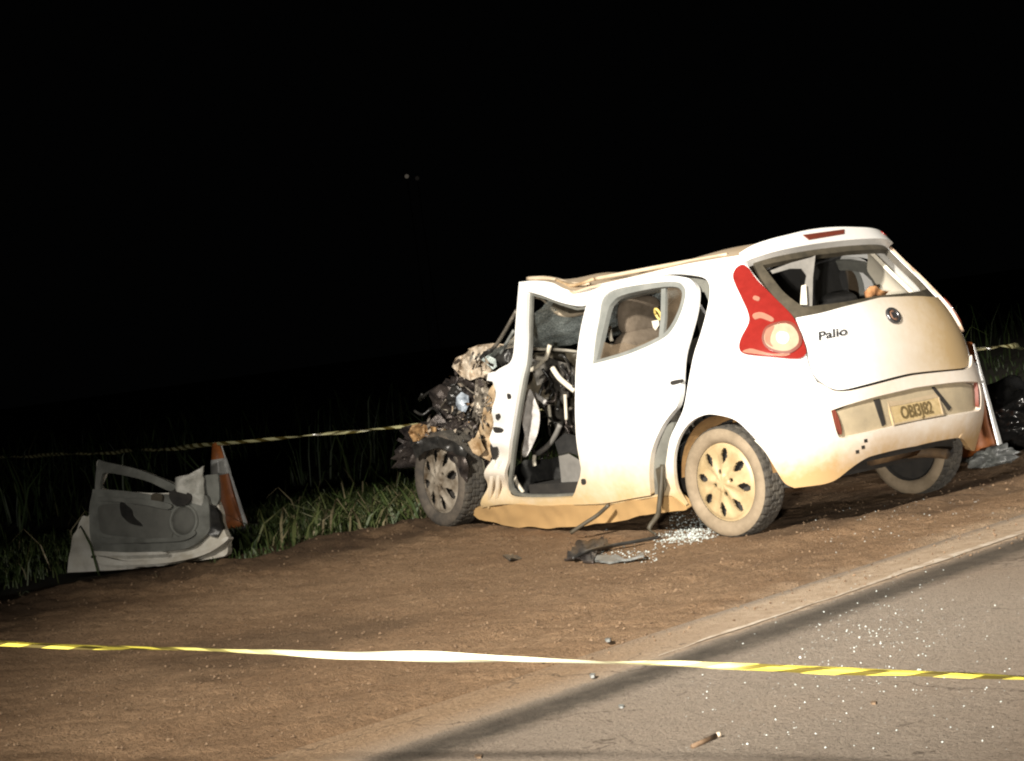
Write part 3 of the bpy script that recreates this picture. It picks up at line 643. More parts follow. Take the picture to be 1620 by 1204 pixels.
# wheels
def wheel_meshes(hole_r, hole_w, hubmat, tag_):
    """local frame: axis +y is the outer side"""
    Rt = .2915; W = .088
    prof = [(.205, .062), (.214, .078), (.232, .087), (.252, .089), (.268, .084), (.279, .074)]
    T = Matrix.Rotation(R(-90), 4, 'X')                              # lathe z -> world y
    mb = MB(); mb.lathe(prof, 96, T); mb.lathe([(r, -h) for r, h in prof][::-1], 96, T)
    side = mb
    # tread: ribs and staggered lateral blocks
    nA = 144; rows = [(.2795, .0745), (.286, .066), (.291, .052), (.291, .030), (.283, .028), (.283, .024), (.2915, .022), (.2915, .004), (.284, .002), (.284, -.002), (.2915, -.004), (.2915, -.022), (.283, -.024), (.283, -.028), (.291, -.030), (.291, -.052), (.286, -.066), (.2795, -.0745)]
    V = []; F = []
    for i, (r, h) in enumerate(rows):
        for k in range(nA):
            g = 1 if ((k + (2 if abs(h) < .03 else 0)) % 4) else 0
            rr = r - (0 if g else (.007 if r > .284 else .0)); a = 2 * math.pi * k / nA
            V.append((rr * math.cos(a), h, rr * math.sin(a)))
    for i in range(len(rows) - 1):
        for k in range(nA): F.append((i * nA + k, i * nA + (k + 1) % nA, (i + 1) * nA + (k + 1) % nA, (i + 1) * nA + k))
    # hubcap: polar net with eight slots
    nr, na = 26, 192; Rr = .205; idx = {}; HV = []; HF = []
    def prof_h(q): return .070 + .018 * (1 - (q) ** 2) - .012 * math.exp(-((q - .98) / .05) ** 2) + (.006 if q < .2 else 0)
    for i in range(nr + 1):
        q = max(i / nr, .002)
        for k in range(na):
            a = 2 * math.pi * k / na; rib = .006 * math.cos(8 * a) * math.sin(math.pi * min(1, q)) ** 2
            HV.append((Rr * q * math.cos(a), prof_h(q) - rib, Rr * q * math.sin(a)))
    for i in range(nr):
        for k in range(na):
            q = (i + .5) / nr; a = 2 * math.pi * (k + .5) / na; s = (a * 8 / (2 * math.pi)) % 1 - .5
            arc = s * 2 * math.pi / 8 * q
            hr = (q - .68) / hole_r; ha = arc / (hole_w * (0.55 + .65 * max(0, min(1, (q - .5) / .4))))
            lug = False
            s4 = ((a + math.pi / 4) * 4 / (2 * math.pi)) % 1 - .5
            if math.hypot(q - .29, s4 * 2 * math.pi / 4 * q) < .055: lug = True
            if hr * hr + ha * ha < 1 or lug: continue
            HF.append((i * na + k, (i + 1) * na + k, (i + 1) * na + (k + 1) % na, i * na + (k + 1) % na))
    Nn = np.tile([0, 1., 0], (len(HV), 1)); a_, f_ = shellify(np.array(HV), HF, Nn, .012)
    rim = MB(); rim.lathe([(.206, .064), (.200, .050), (.196, -.06), (.206, -.075)], 64, T); rim.lathe([(.0001, .035), (.198, .03)], 48, T); rim.lathe([(.198, -.05), (.0001, -.05)], 48, T)
    out = {}
    for nm, VV, FF, mt in (('tyre', side.V, side.F, M['tyre'] if tag_ == 'r' else M['tyref']), ('tread', V, F, M['tread']), ('hubcap', a_, f_, hubmat), ('rim', rim.V, rim.F, M['dark'])):
        me = bpy.data.meshes.new(nm); me.from_pydata([tuple(v) for v in VV], [], [tuple(q) for q in FF]); me.update()
        bm = bmesh.new(); bm.from_mesh(me); bmesh.ops.recalc_face_normals(bm, faces=bm.faces[:]); bm.to_mesh(me); bm.free()
        me.polygons.foreach_set('use_smooth', [nm != 'tread'] * len(me.polygons)); me.materials.append(mt); out[nm] = me
    return out
M['tyref'] = mat_var('dark_muddy_tyre_wall', (.035, .031, .027), (.11, .09, .07), 9, .85, bmp=.2)
WM = wheel_meshes(.195, .12, M['hub'], 'r'); WF = wheel_meshes(.24, .15, M['hubf'], 'f')
def wheel(loc, rot, ms, label=None):
    w = bpy.data.objects.new('wheel', None); w.location = loc; w.rotation_euler = rot; w.empty_display_size = .1; link(w, car)
    if label: w['label'] = label
    for nm in ('tyre', 'tread', 'hubcap', 'rim'): link(bpy.data.objects.new(nm, ms[nm]), w)
    return w
wheel((0, .715, .288), (0, R(11), R(2)), WM, 'dust-coated left rear wheel with eight-slot hubcap')
wheel((0, -.715, .288), (0, R(20), R(180)), WM)
fw = on_axis([(694, 758)], 1, .83)[0]
wheel((fw[0], .745, fw[2] - .008), (R(4), R(31), R(-3)), WF, 'muddy left front wheel bent outward, dark tyre')
wheel((2.05, -.66, .288 + .10), (0, R(5), R(172)), WF)

# ------------------------------------------------------------------ crushed front end and cabin
def scrap(name, pts, axis, val, amp, mat, parent=car, step=6, t=.004, sc=6., seed=0, smooth=False, tilt=(0, 0)):
    UV, F = fill([crom(pts, 3) if smooth else pts], step); V = on_axis(UV, axis, val); d = rays(UV)
    c0 = UV.mean(0)
    for i in range(len(V)):
        q = Vector((V[i][0] * sc + seed * 3.1, V[i][1] * sc, V[i][2] * sc))
        k = mnoise.noise(q) + .5 * mnoise.noise(q * 2.3) + .25 * mnoise.noise(q * 5.1)
        k += ((UV[i][0] - c0[0]) * tilt[0] + (UV[i][1] - c0[1]) * tilt[1]) / max(amp, 1e-4) * .003
        V[i] += d[i] * k * amp
    Nn = np.tile(-rays([(810, 602)])[0], (len(V), 1)); a, f = shellify(V, F, Nn, t)
    o = mesh_obj(name, a, f, mat, parent); return o
def tubes(name, paths, r, mat, parent=car, n=7, k=4):
    mb = MB()
    for P in paths: mb.tube(crom_open(P, k), r, n)
    return mb.obj(name, mat, parent)
def P_(u, v, y): return pt(u, v, 1, y)
# windscreen, crazed and sagging
V = []; F = []; nu, nv = 40, 26
for i in range(nu + 1):
    for j in range(nv + 1):
        s, t_ = i / nu, j / nv
        top = np.array([1.36, .56, 1.425]) * (1 - s) + np.array([1.30, -.56, 1.46]) * s
        bot = np.array([2.02, .64, 1.06]) * (1 - s) + np.array([1.95, -.66, 1.10]) * s
        p = top * (1 - t_) + bot * t_; sag = .45 * math.sin(math.pi * s) ** .7 * math.sin(math.pi * t_) ** .7
        q = Vector(p) * 4; p = p + np.array([-.10, 0, -.06]) * sag + np.array([.03, 0, .03]) * mnoise.noise(q) + np.array([.012, 0, .012]) * mnoise.noise(q * 4)
        V.append(p)
for i in range(nu):
    for j in range(nv): F.append((i * (nv + 1) + j, (i + 1) * (nv + 1) + j, (i + 1) * (nv + 1) + j + 1, i * (nv + 1) + j + 1))
mesh_obj('windscreen', V, F, M['shatter'], car)
tubes('windscreen_edge', [[P_(834, 549, .55), P_(850, 552, .45), P_(880, 553, .3), P_(915, 557, .1)]], .010, M['trimw'])
tubes('headliner_bow', [[P_(838, 466, .52), P_(858, 470, .46), P_(872, 483, .42), P_(884, 494, .4), P_(905, 497, .38), P_(930, 490, .36)]], .020, M['beige'])
scrap('sun_visor', [(836, 462), (856, 470), (882, 480), (906, 488), (926, 486), (926, 494), (902, 496), (880, 490), (860, 474), (840, 468)], 1, .50, .03, M['seal'], sc=9)
tubes('wiper_arm', [[P_(870, 546, .50), P_(866, 560, .50), P_(862, 568, .5), P_(845, 565, .5)], [P_(864, 566, .5), P_(852, 578, .48), P_(840, 586, .48)]], .014, M['trimw'])
# windscreen frame to the left of the pillar
tubes('windscreen_edge', [[P_(817, 492, .62), P_(800, 522, .58), P_(785, 546, .55), P_(774, 556, .52)]], .012, M['metal'])
tubes('windscreen_edge', [[P_(813, 523, .60), P_(800, 545, .58), P_(792, 560, .56)]], .010, M['frame'])
# crumpled bonnet and cowl
scrap('crumpled_bonnet', [(715, 580), (721, 566), (736, 560), (744, 552), (752, 549), (768, 548), (790, 545), (804, 549), (798, 556), (776, 557), (762, 566), (756, 576), (768, 584), (781, 588), (779, 598), (764, 600), (748, 596), (734, 598), (722, 588)], 1, .45, .16, M['scrapw'], step=4, sc=8, seed=1)
scrap('crumpled_bonnet', [(740, 552), (756, 546), (782, 543), (800, 545), (815, 530), (815, 556), (795, 560), (768, 556), (752, 560)], 1, .20, .12, M['roof'], step=5, sc=7, seed=4)
scrap('cowl', [(755, 560), (775, 552), (800, 552), (813, 550), (812, 562), (806, 574), (790, 580), (778, 586), (764, 580), (757, 572)], 1, .55, .08, M['blackp'], step=4, sc=9, seed=2)
scrap('glass_scrap', [(762, 568), (772, 562), (784, 568), (786, 580), (774, 588), (764, 582)], 1, .62, .03, M['shatter'], step=4, seed=3)
scrap('fender_scrap', [(772, 590), (783, 588), (782, 604), (770, 602)], 1, .72, .05, M['paint'], step=4, seed=5)
scrap('fender_scrap', [(766, 640), (774, 616), (782, 606), (785, 640), (780, 668), (784, 712), (776, 730), (768, 726), (760, 722), (752, 714), (745, 696), (756, 684), (762, 664)], 1, .74, .07, M['tan'], step=4, sc=9, seed=6)
scrap('fender_scrap', [(740, 700), (752, 692), (757, 680), (762, 700), (768, 712), (758, 722), (748, 716)], 1, .80, .05, M['tan'], step=4, sc=9, seed=8)
# engine bay: dark crushed machinery
def lump(name, c, r, mat, seed, amp=.5, sub=4, sc=2.2, squash=(1, 1, 1)):
    bm = bmesh.new(); bmesh.ops.create_icosphere(bm, subdivisions=sub, radius=1)
    for v in bm.verts:
        q = v.co * sc + Vector((seed * 5.3, seed * 1.7, 0)); k = 1 + amp * (mnoise.noise(q) + .6 * mnoise.noise(q * 2.2) + .35 * mnoise.noise(q * 4.7))
        v.co = Vector((v.co.x * r[0], v.co.y * r[1], v.co.z * r[2])) * k + Vector(c)
    me = bpy.data.meshes.new(name); bm.to_mesh(me); bm.free(); me.materials.append(mat)
    return link(bpy.data.objects.new(name, me), car)
lump('engine_block', P_(748, 655, .30), (.20, .22, .23), M['engine'], 1)
lump('gearbox', P_(728, 690, .40), (.15, .18, .12), M['engine'], 2)
lump('battery', P_(735, 632, .52), (.10, .10, .09), M['blackp'], 3, .35)
lump('radiator', P_(700, 700, .25), (.07, .35, .14), M['engine'], 4)
lump('inner_arch', P_(752, 742, .55), (.10, .10, .20), M['engine'], 5)
scrap('crumpled_bonnet', [(717, 582), (724, 570), (740, 564), (757, 566), (770, 576), (782, 590), (776, 602), (760, 596), (744, 602), (730, 596)], 1, .66, .07, M['scrapw'], step=3, sc=13, seed=51)
scrap('fender_scrap', [(724, 606), (738, 598), (752, 604), (756, 622), (748, 640), (738, 628), (728, 622)], 1, .60, .08, M['engine'], step=3, sc=11, seed=52)
scrap('fender_scrap', [(752, 600), (768, 604), (776, 622), (768, 648), (758, 664), (750, 690), (744, 672), (750, 640)], 1, .70, .07, M['metal'], step=3, sc=11, seed=53)
scrap('headlamp_shell', [(722, 628), (730, 620), (741, 626), (742, 640), (736, 652), (727, 650), (721, 640)], 1, .68, .03, M['clear'], step=3, sc=14, seed=9)
bpy.data.objects['headlamp_shell'].data.materials[0] = mat_var('broken_lamp_glass', (.10, .12, .15), (.55, .62, .70), 22, .2)
scrap('splash_shield', [(716, 690), (740, 676), (770, 690), (776, 730), (766, 742), (742, 736), (722, 722)], 1, .50, .08, M['dark'], step=5, seed=11)
scrap('splash_shield', [(738, 722), (752, 716), (764, 724), (769, 748), (764, 790), (752, 806), (742, 780), (738, 745)], 1, .70, .03, mat_var('muddy_arch_liner', (.04, .036, .025), (.10, .09, .065), 6, .8), step=6, seed=12)
scrap('bumper_scrap', [(646, 684), (652, 672), (664, 670), (676, 673), (690, 676), (692, 688), (684, 694), (672, 690), (664, 697), (654, 699)], 1, .62, .09, M['rust'], step=3, sc=16, seed=13)
scrap('bumper_scrap', [(645, 690), (655, 690), (668, 698), (690, 692), (704, 702), (712, 718), (690, 716), (668, 720), (650, 706)], 1, .55, .10, M['blackp'], step=4, sc=12, seed=14)
scrap('crash_beam', [(690, 676), (704, 660), (720, 655), (745, 668), (740, 684), (716, 692), (700, 690)], 1, .48, .14, M['engine'], step=4, sc=12, seed=15)
scrap('splash_shield', [(652, 706), (668, 694), (692, 690), (718, 698), (740, 716), (736, 726), (716, 716), (694, 708), (672, 714), (658, 726)], 1, .86, .05, M['blackp'], step=4, sc=12, seed=16)
scrap('fender_scrap', [(706, 716), (722, 712), (735, 720), (742, 740), (738, 764), (728, 752), (722, 734), (712, 728)], 1, .85, .05, M['engine'], step=4, sc=12, seed=18)
tubes('suspension_strut', [[P_(705, 696, .74), P_(720, 706, .76), P_(734, 714, .78)], [P_(734, 714, .78), P_(724, 722, .78), P_(714, 726, .78)]], .016, M['tan'])
hoses = []
for k in range(26):
    u0, v0 = random.uniform(695, 775), random.uniform(605, 715); P = [(u0, v0)]
    for _ in range(3): P.append((P[-1][0] + random.uniform(-18, 18), P[-1][1] + random.uniform(-14, 18)))
    y0 = random.uniform(.45, .78); hoses.append([P_(u, v, y0 + random.uniform(-.06, .06)) for u, v in P])
tubes('hose', hoses[:14], .009, M['blackp'])['kind'] = 'stuff'
tubes('wire', hoses[14:], .005, M['metal'])['kind'] = 'stuff'
# torn shreds of metal: too many and too small to tell apart
V = []; F = []
for k in range(300):
    u, v_ = random.choice([(random.gauss(740, 16), random.gauss(662, 30)), (random.gauss(700, 20), random.gauss(692, 11)), (random.gauss(766, 8), random.gauss(670, 35))])
    c0 = P_(u, v_, random.uniform(.35, .80)); s = random.uniform(.008, .03)
    for _ in range(4): V.append(c0 + Vector((random.uniform(-1, 1), random.uniform(-1, 1), random.uniform(-1, 1))) * s)
    b0 = len(V) - 4; F += [(b0, b0 + 1, b0 + 2), (b0, b0 + 2, b0 + 3), (b0, b0 + 3, b0 + 1), (b0 + 1, b0 + 3, b0 + 2)]
o = mesh_obj('torn_metal', V, F, M['metal'], car, False); o['kind'] = 'stuff'
o.data.materials.append(M['rust']); o.data.materials.append(M['engine']); o.data.materials.append(M['scrapw'])
o.data.polygons.foreach_set('material_index', [random.choice([0, 0, 2, 2, 2, 3, 2, 2, 1, 3, 0, 2]) for _ in range(300) for __ in range(4)])
# curled ribbons of torn sheet
V = []; F = []
for k in range(46):
    u, v_ = random.choice([(random.gauss(742, 18), random.gauss(640, 40)), (random.gauss(695, 22), random.gauss(690, 12)), (random.gauss(758, 22), random.gauss(572, 12)), (random.gauss(766, 9), random.gauss(660, 35))])
    p = P_(u, v_, random.uniform(.45, .82)); d = Vector((random.uniform(-1, 1), random.uniform(-.4, .8), random.uniform(-1, 1))).normalized(); w = d.cross(Vector((random.uniform(-1, 1), 1, random.uniform(-1, 1)))).normalized() * random.uniform(.005, .02)
    cr_ = Vector((random.uniform(-1, 1), random.uniform(-1, 1), random.uniform(-1, 1))) * 1.1; n_ = random.randint(4, 8); b0_ = len(V)
    for i in range(n_):
        V += [p - w, p + w]; p = p + d * .018; d = (d + cr_ * .3).normalized()
        if i: F.append((b0_ + 2 * i - 2, b0_ + 2 * i - 1, b0_ + 2 * i + 1, b0_ + 2 * i))
o = mesh_obj('torn_strip', V, F, M['metal'], car); o['kind'] = 'stuff'; o.data.materials.append(M['scrapw']); o.data.materials.append(M['engine'])
o.data.polygons.foreach_set('material_index', [random.choice([0, 1, 2, 2]) for _ in F])
# holes and tears in the pillar foot
for pts in ([(781, 676), (788, 676), (796, 679), (795, 684), (786, 685), (782, 682)], [(776, 705), (783, 700), (788, 708), (786, 722), (780, 726)], [(803, 623), (808, 624), (809, 630), (804, 631)], [(785, 655), (790, 652), (792, 660), (786, 664)]):
    v, f = skin([pts], 4, .004, .006)[0]; mesh_obj('pillar_hole', v, f, M['dark'], car)
for pts in ([(780, 735), (784, 735), (778, 796), (774, 796)], [(790, 735), (793, 735), (790, 790), (786, 790)]):
    v, f = skin([pts], 6, .014, .012)[0]; mesh_obj('pillar_crease', v, f, M['paint'], car)
# cabin
scrap('dashboard', [(828, 556), (850, 558), (880, 556), (918, 560), (916, 640), (900, 650), (880, 640), (862, 650), (846, 640), (836, 650), (818, 640), (824, 600)], 1, .22, .12, M['seal'], step=6, sc=8, seed=21)
scrap('dashboard', [(836, 568), (860, 562), (886, 572), (908, 578), (910, 610), (890, 640), (870, 600), (850, 610)], 1, .36, .10, M['greyd'], step=4, sc=10, seed=22)
scrap('airbag', [(838, 616), (843, 622), (848, 636), (853, 648), (854, 664), (851, 684), (844, 702), (838, 714), (832, 723), (826, 719), (828, 704), (830, 688), (826, 668), (824, 650), (829, 640), (834, 626)], 1, .66, .05, M['bag'], step=3, sc=7, seed=23, smooth=True, t=.03)
tubes('airbag_strap', [[P_(842, 622, .54), P_(854, 630, .54), P_(863, 637, .54)]], .016, M['bag'])
tubes('trim_strip', [[P_(874, 582, .5), P_(884, 597, .5), P_(896, 608, .5), P_(909, 618, .5)]], .017, M['trimw'])
for q_ in ([P_(894, 624, .45), P_(895, 645, .45), P_(896, 664, .45)], [P_(868, 640, .4), P_(870, 660, .4), P_(869, 676, .4)]): tubes('trim_strip', [q_], .010, M['trimw'])
tubes('trim_strip', [[P_(886, 672, .5), P_(878, 690, .5), P_(866, 706, .5), P_(850, 718, .5)]], .016, M['grey'])
for q_ in ([P_(813, 752, .70), P_(819, 766, .70), P_(828, 779, .70)], [P_(846, 720, .55), P_(845, 728, .55), P_(846, 737, .55)]): tubes('trim_strip', [q_], .012, M['trimw'])
scrap('centre_console', [(872, 600), (912, 612), (914, 680), (896, 700), (880, 690), (872, 660), (866, 630)], 1, .15, .06, M['greyd'], step=6, seed=24)
ch = []
for k in range(22):
    u0, v0 = random.uniform(828, 905), random.uniform(560, 700); P = [(u0, v0)]
    for _ in range(3): P.append((P[-1][0] + random.uniform(-12, 12), P[-1][1] + random.uniform(0, 26)))
    y0 = random.uniform(.30, .52); ch.append([P_(u, v, y0 + random.uniform(-.05, .05)) for u, v in P])
tubes('cable', ch[:12], .009, M['blackp'])['kind'] = 'stuff'; tubes('cable', ch[12:], .007, M['engine'])['kind'] = 'stuff'
scrap('floor_carpet', [(806, 745), (830, 728), (870, 726), (890, 720), (918, 740), (912, 784), (870, 788), (815, 786)], 1, .30, .10, M['carpet'], step=6, seed=25)
scrap('seat_base', [(884, 722), (900, 718), (917, 728), (921, 744), (914, 770), (906, 785), (890, 784), (887, 750)], 1, .60, .02, M['grey'], step=6, seed=26, t=.1)
scrap('seat_base', [(878, 700), (894, 686), (914, 690), (918, 722), (900, 716), (884, 720)], 1, .52, .05, M['seat'], step=6, seed=27, t=.08)
# seats: shaped cushions
def cushion(name, c, r, mat, rot=(0, 0, 0), pw=3.2):
    bm = bmesh.new(); bmesh.ops.create_uvsphere(bm, u_segments=32, v_segments=20, radius=1)
    Rm = Matrix.Rotation(rot[2], 3, 'Z') @ Matrix.Rotation(rot[1], 3, 'Y') @ Matrix.Rotation(rot[0], 3, 'X')
    for v in bm.verts:
        q = v.co; L = (abs(q.x) ** pw + abs(q.y) ** pw + abs(q.z) ** pw) ** (1 / pw); q = q / L
        v.co = Rm @ Vector((q.x * r[0], q.y * r[1], q.z * r[2])) + Vector(c)
    me = bpy.data.meshes.new(name); bm.to_mesh(me); bm.free(); me.polygons.foreach_set('use_smooth', [True] * len(me.polygons)); me.materials.append(mat)
    return link(bpy.data.objects.new(name, me), car)
cushion('front_seat', (1.00, .36, .80), (.09, .23, .34), M['seatb'], (0, R(-14), 0)); cushion('headrest', (.93, .36, 1.20), (.055, .15, .11), M['seatb'], (0, R(-8), 0))
cushion('front_seat', (1.00, -.36, .80), (.09, .23, .34), M['seat'], (0, R(-14), 0)); cushion('headrest', (.90, -.36, 1.20), (.055, .15, .11), M['seat'], (0, R(-8), 0))
cushion('rear_seat', (.20, 0, .72), (.09, .62, .32), M['seat'], (0, R(-16), 0)); cushion('rear_seat', (.50, 0, .44), (.28, .62, .09), M['seat'])
for y_ in (.33, -.33): cushion('headrest', (.08, y_, 1.08), (.05, .14, .10), M['seat'], (0, R(-12), 0))
cushion('headrest', (.35, -.42, 1.24), (.07, .30, .19), M['seat'], (0, R(-8), 0))
# pale trim inside the far rear corner, seen through the missing hatch glass
TR_ = [(1161 + 0, 408), (1172, 408), (1200, 445), (1246, 494), (1262, 512), (1225, 540), (1150, 545), (1118, 520), (1123, 470), (1124, 445)]
v, f = skin([TR_], 9, -.075, .02)[0]
mesh_obj('pillar_trim', [np.array(p) * np.array([1, -1, 1]) for p in v], [tuple(q)[::-1] for q in f], M['trimw'], car)
mesh_obj('pillar_trim', v, f, M['beige'], car)
scrap('quarter_trim_and_glint', [(1290, 404), (1286, 440), (1285, 484), (1270, 485), (1271, 462), (1276, 436), (1268, 425), (1250, 425), (1222, 433), (1219, 428), (1250, 416), (1284, 407)], 1, .44, .006, M['grey'], step=5, t=.02)
scrap('quarter_trim_and_glint', [(1268, 452), (1275, 450), (1277, 482), (1266, 482)], 1, .47, .004, M['trimw'], step=5, t=.01)  # white strip painted as the glint on the grey trim
mb = MB(); mb.box((-.16, 0, .93), (.42, 1.20, .02)); mb.obj('parcel_shelf', M['seal'], car, False)
tubes('seat_belt', [[P_(1048, 464, .45), P_(1050, 478, .46), P_(1048, 488, .47)]], .011, M['trimw'])
mb = MB(); q = P_(1041, 497, .47); mb.tube([q + Vector((math.cos(a) * .018, math.sin(a) * .012, math.sin(a) * .03)) for a in np.linspace(0, 2 * math.pi, 14)], .008, 6); mb.obj('belt_guide', M['yellowtag'], car)
scrap('paper_tag', [(1031, 508), (1042, 506), (1043, 514), (1037, 523), (1033, 518)], 1, .47, .01, M['trimw'], step=4)
tubes('seat_belt', [[P_(964, 516, .5), P_(966, 532, .5), P_(968, 540, .5)], [P_(966, 546, .5), P_(976, 550, .5)]], .012, M['trimw'])
tag(scrap('crumpled_cloth', [(1368, 462), (1376, 453), (1386, 452), (1394, 459), (1406, 461), (1400, 468), (1384, 472), (1370, 472)], 0, -.20, .04, M['amber'], None, step=4, sc=14, t=.02, seed=41), 'crumpled orange cloth lying inside the missing rear window of the car', 'cloth')
# trim hanging from the sill
tubes('hanging_trim', [[P_(963, 799, .86), P_(945, 815, .88), P_(925, 828, .92), P_(903, 843, .96)]], .011, M['seal'])
tubes('hanging_trim', [[P_(1048, 735, .84), P_(1046, 770, .86), P_(1043, 800, .87), P_(1040, 816, .87), P_(1027, 836, .90), P_(1038, 845, .92)]], [.014] * 17 + [.007] * 4, M['seal'])
scrap('torn_rubber', [(1037, 742), (1044, 738), (1052, 756), (1055, 768), (1050, 780), (1046, 800), (1040, 800), (1041, 770)], 1, .85, .01, M['seal'], step=5, seed=31)
for u, v_ in ((1366, 696), (1362, 706), (1353, 713)):
    on_x_center('sensor_hole', [(u - 2.5, v_ - 2), (u + 2.5, v_ - 3), (u + 3, v_ + 2), (u - 2, v_ + 3)], .017, .004, M['dark'], bmp, 4)

# ------------------------------------------------------------------ the driver's door, torn off, on the verge
b0 = np.array([*on_axis([(107, 906)], 2, .10)[0]]); b1 = np.array([*on_axis([(356, 881)], 2, .10)[0]])
ed = (b1 - b0) / np.linalg.norm(b1 - b0); nh = np.array([ed[1], -ed[0], 0]);
if nh @ (CAM - b0) < 0: nh = -nh
tl_ = R(9); dn = nh * math.cos(tl_) + np.array([0, 0, 1]) * math.sin(tl_)
door = empty('car_door', tuple((b0 + b1) / 2), 'torn-off white front door standing on the grass verge, grey inner trim facing out', 'car door')
def dpart(name, loops, off, t, mat, step=7, smooth=True, amp=0., parent=None):
    L = [crom(l, 4) if smooth else l for l in loops]
    L = [[p for i, p in enumerate(l) if abs(p[0] - l[i - 1][0]) + abs(p[1] - l[i - 1][1]) > .2] for l in L]
    UV, F = fill(L, step); V = on_plane(UV, b0 + dn * off, dn)
    if amp:
        for i in range(len(V)): V[i] += dn * amp * (mnoise.noise(Vector(V[i]) * 9) + .5 * mnoise.noise(Vector(V[i]) * 21))
    a, f = shellify(V, F, np.tile(dn, (len(V), 1)), t); return put(mesh_obj(name, a, f, mat), door)
DSH = [(107, 906), (107, 906), (113, 854), (120, 839), (131, 817), (141, 815), (150, 780), (154, 731), (162, 731), (172, 732), (215, 742), (250, 755), (277, 767), (277, 767), (300, 760), (330, 775), (345, 800), (352, 830), (358, 852), (358, 876), (340, 883), (300, 889), (250, 896), (180, 902)]
DWH = [(167, 747), (200, 752), (235, 760), (270, 773), (268, 779), (239, 780), (200, 777), (158, 772), (160, 756)]
dpart('outer_panel', [DSH, DWH], -.02, .05, M['doorpaint'], 6, True, .014)
dpart('window_frame', [[(150, 781), (154, 731), (162, 730), (172, 732), (215, 742), (250, 755), (279, 768), (279, 768), (269, 777), (235, 762), (200, 753), (167, 748), (160, 757), (157, 783), (157, 783)]], .005, .03, M['doortrim'])
trim = dpart('trim_panel', [[(146, 779), (152, 774), (200, 777), (240, 783), (262, 782), (285, 790), (322, 782), (330, 800), (331, 825), (328, 845), (300, 866), (270, 871), (234, 874), (156, 873), (147, 862), (143, 850), (141, 814)]], .028, .045, M['doortrim'], 5, True, .010)
dpart('trim_insert', [[(158, 800), (185, 797), (230, 800), (268, 806), (272, 850), (240, 853), (210, 850), (170, 846), (158, 838), (155, 815)]], .036, .02, M['doortrim2'], 5, True, .008)
dpart('arm_rest', [[(152, 787), (180, 787), (238, 791), (270, 798), (264, 806), (234, 800), (200, 795), (178, 793), (153, 792)]], .055, .05, M['doortrim'])
dpart('door_pull', [[(190, 795), (200, 800), (207, 807), (210, 817), (222, 829), (222, 832), (206, 828), (196, 820), (191, 812)]], .050, .03, M['blackp'])
dpart('lower_ledge', [[(158, 850), (176, 853), (204, 853), (260, 851), (290, 848), (306, 840), (308, 846), (290, 855), (250, 858), (205, 859), (172, 860), (160, 856)]], .048, .03, M['doortrim'])
dpart('bottom_lip', [[(150, 872), (200, 874), (256, 873), (258, 877), (200, 879), (152, 878)]], .045, .03, M['doorpaint'], 5)
dpart('bottom_lip', [[(155, 880), (200, 888), (260, 884), (320, 872), (356, 850), (358, 856), (322, 878), (262, 891), (200, 894), (160, 892)]], .045, .06, M['doorpaint'], 5)
dpart('hinge_plate', [[(322, 752), (345, 750), (347, 790), (342, 800), (326, 792), (320, 775)]], -.01, .02, M['doortrim'], 6, False, .01)
dpart('crushed_edge', [[(322, 795), (338, 800), (348, 815), (350, 835), (340, 850), (330, 846), (331, 822), (328, 805)]], .02, .04, M['blackp'], 5, False, .03)
dpart('torn_panel', [[(277, 756), (300, 751), (322, 737), (317, 752), (321, 780), (316, 800), (302, 796), (298, 782), (284, 778), (278, 770)]], .05, .012, mat_var('torn_pale_panel', (.26, .26, .23), (.50, .49, .45), 12, .5, bmp=.4), 4, False, .05)
dpart('door_handle', [[(240, 782), (256, 783), (254, 798), (241, 797)]], .05, .02, M['seal'], 5)
dpart('mirror_hole', [[(268, 779), (285, 776), (301, 782), (300, 793), (290, 800), (274, 798)]], .066, .012, M['dark'], 5, True, .01)
sp = Vector(on_plane([(291, 824)], b0 + dn * .03, dn)[0]); sr = Vector(ed); sn = Vector(dn); su = sn.cross(sr)
if su.z < 0: su = -su
MS = basis(sr, su, sn, sp)
mb = MB(); mb.lathe([(.083, .0), (.086, .012), (.093, .016), (.101, .010), (.103, -.01)], 40, MS); put(mb.obj('speaker_ring', M['doortrim']), door)
mb = MB(); mb.lathe([(.0001, .012), (.05, .010), (.084, .004), (.084, -.01)], 36, MS); put(mb.obj('speaker_grille', M['doortrim2']), door)
mb = MB(); p = Vector(on_plane([(146, 881)], b0 + dn * .034, dn)[0]); mb.lathe([(.0001, .002), (.009, .002), (.009, -.02)], 10, basis(sr, su, sn, p)); put(mb.obj('plug_hole', M['dark']), door)

# ------------------------------------------------------------------ cones
def cone(loc, h, lean, label, seed):
    c = empty('traffic_cone', loc, label, 'traffic cone', 'cones holding the barrier tape')
    c.rotation_euler = lean
    r0, r1 = .135, .032
    def seg(name, a, b_, mat, over=0.):
        mb = MB(); n = 7; pr_ = [(r0 + (r1 - r0) * (a + (b_ - a) * i / n) + over + .004 * math.sin(seed + 9 * (a + (b_ - a) * i / n)), h * (a + (b_ - a) * i / n)) for i in range(n + 1)]
        mb.lathe([(pr_[0][0] - .012, pr_[0][1])] + pr_ + [(pr_[-1][0] - .012, pr_[-1][1])], 36, Matrix.Identity(4)); return mb.obj(name, mat, c)
    seg('cone_body', .03, 1.0, M['orange']); seg('reflective_band', .66, .84, M['reflw'], .003)
    mb = MB(); mb.box((0, 0, .018), (.36, .36, .036)); mb.obj('base_plate', M['blackp'], c, False)
    mb = MB(); mb.lathe([(r1 + .0, h - .004), (r1 * .7, h + .014), (.0001, h + .016)], 24, Matrix.Identity(4)); mb.obj('tip', M['orange'], c)
    return c
cl = on_axis([(364, 842)], 2, .10)[0]
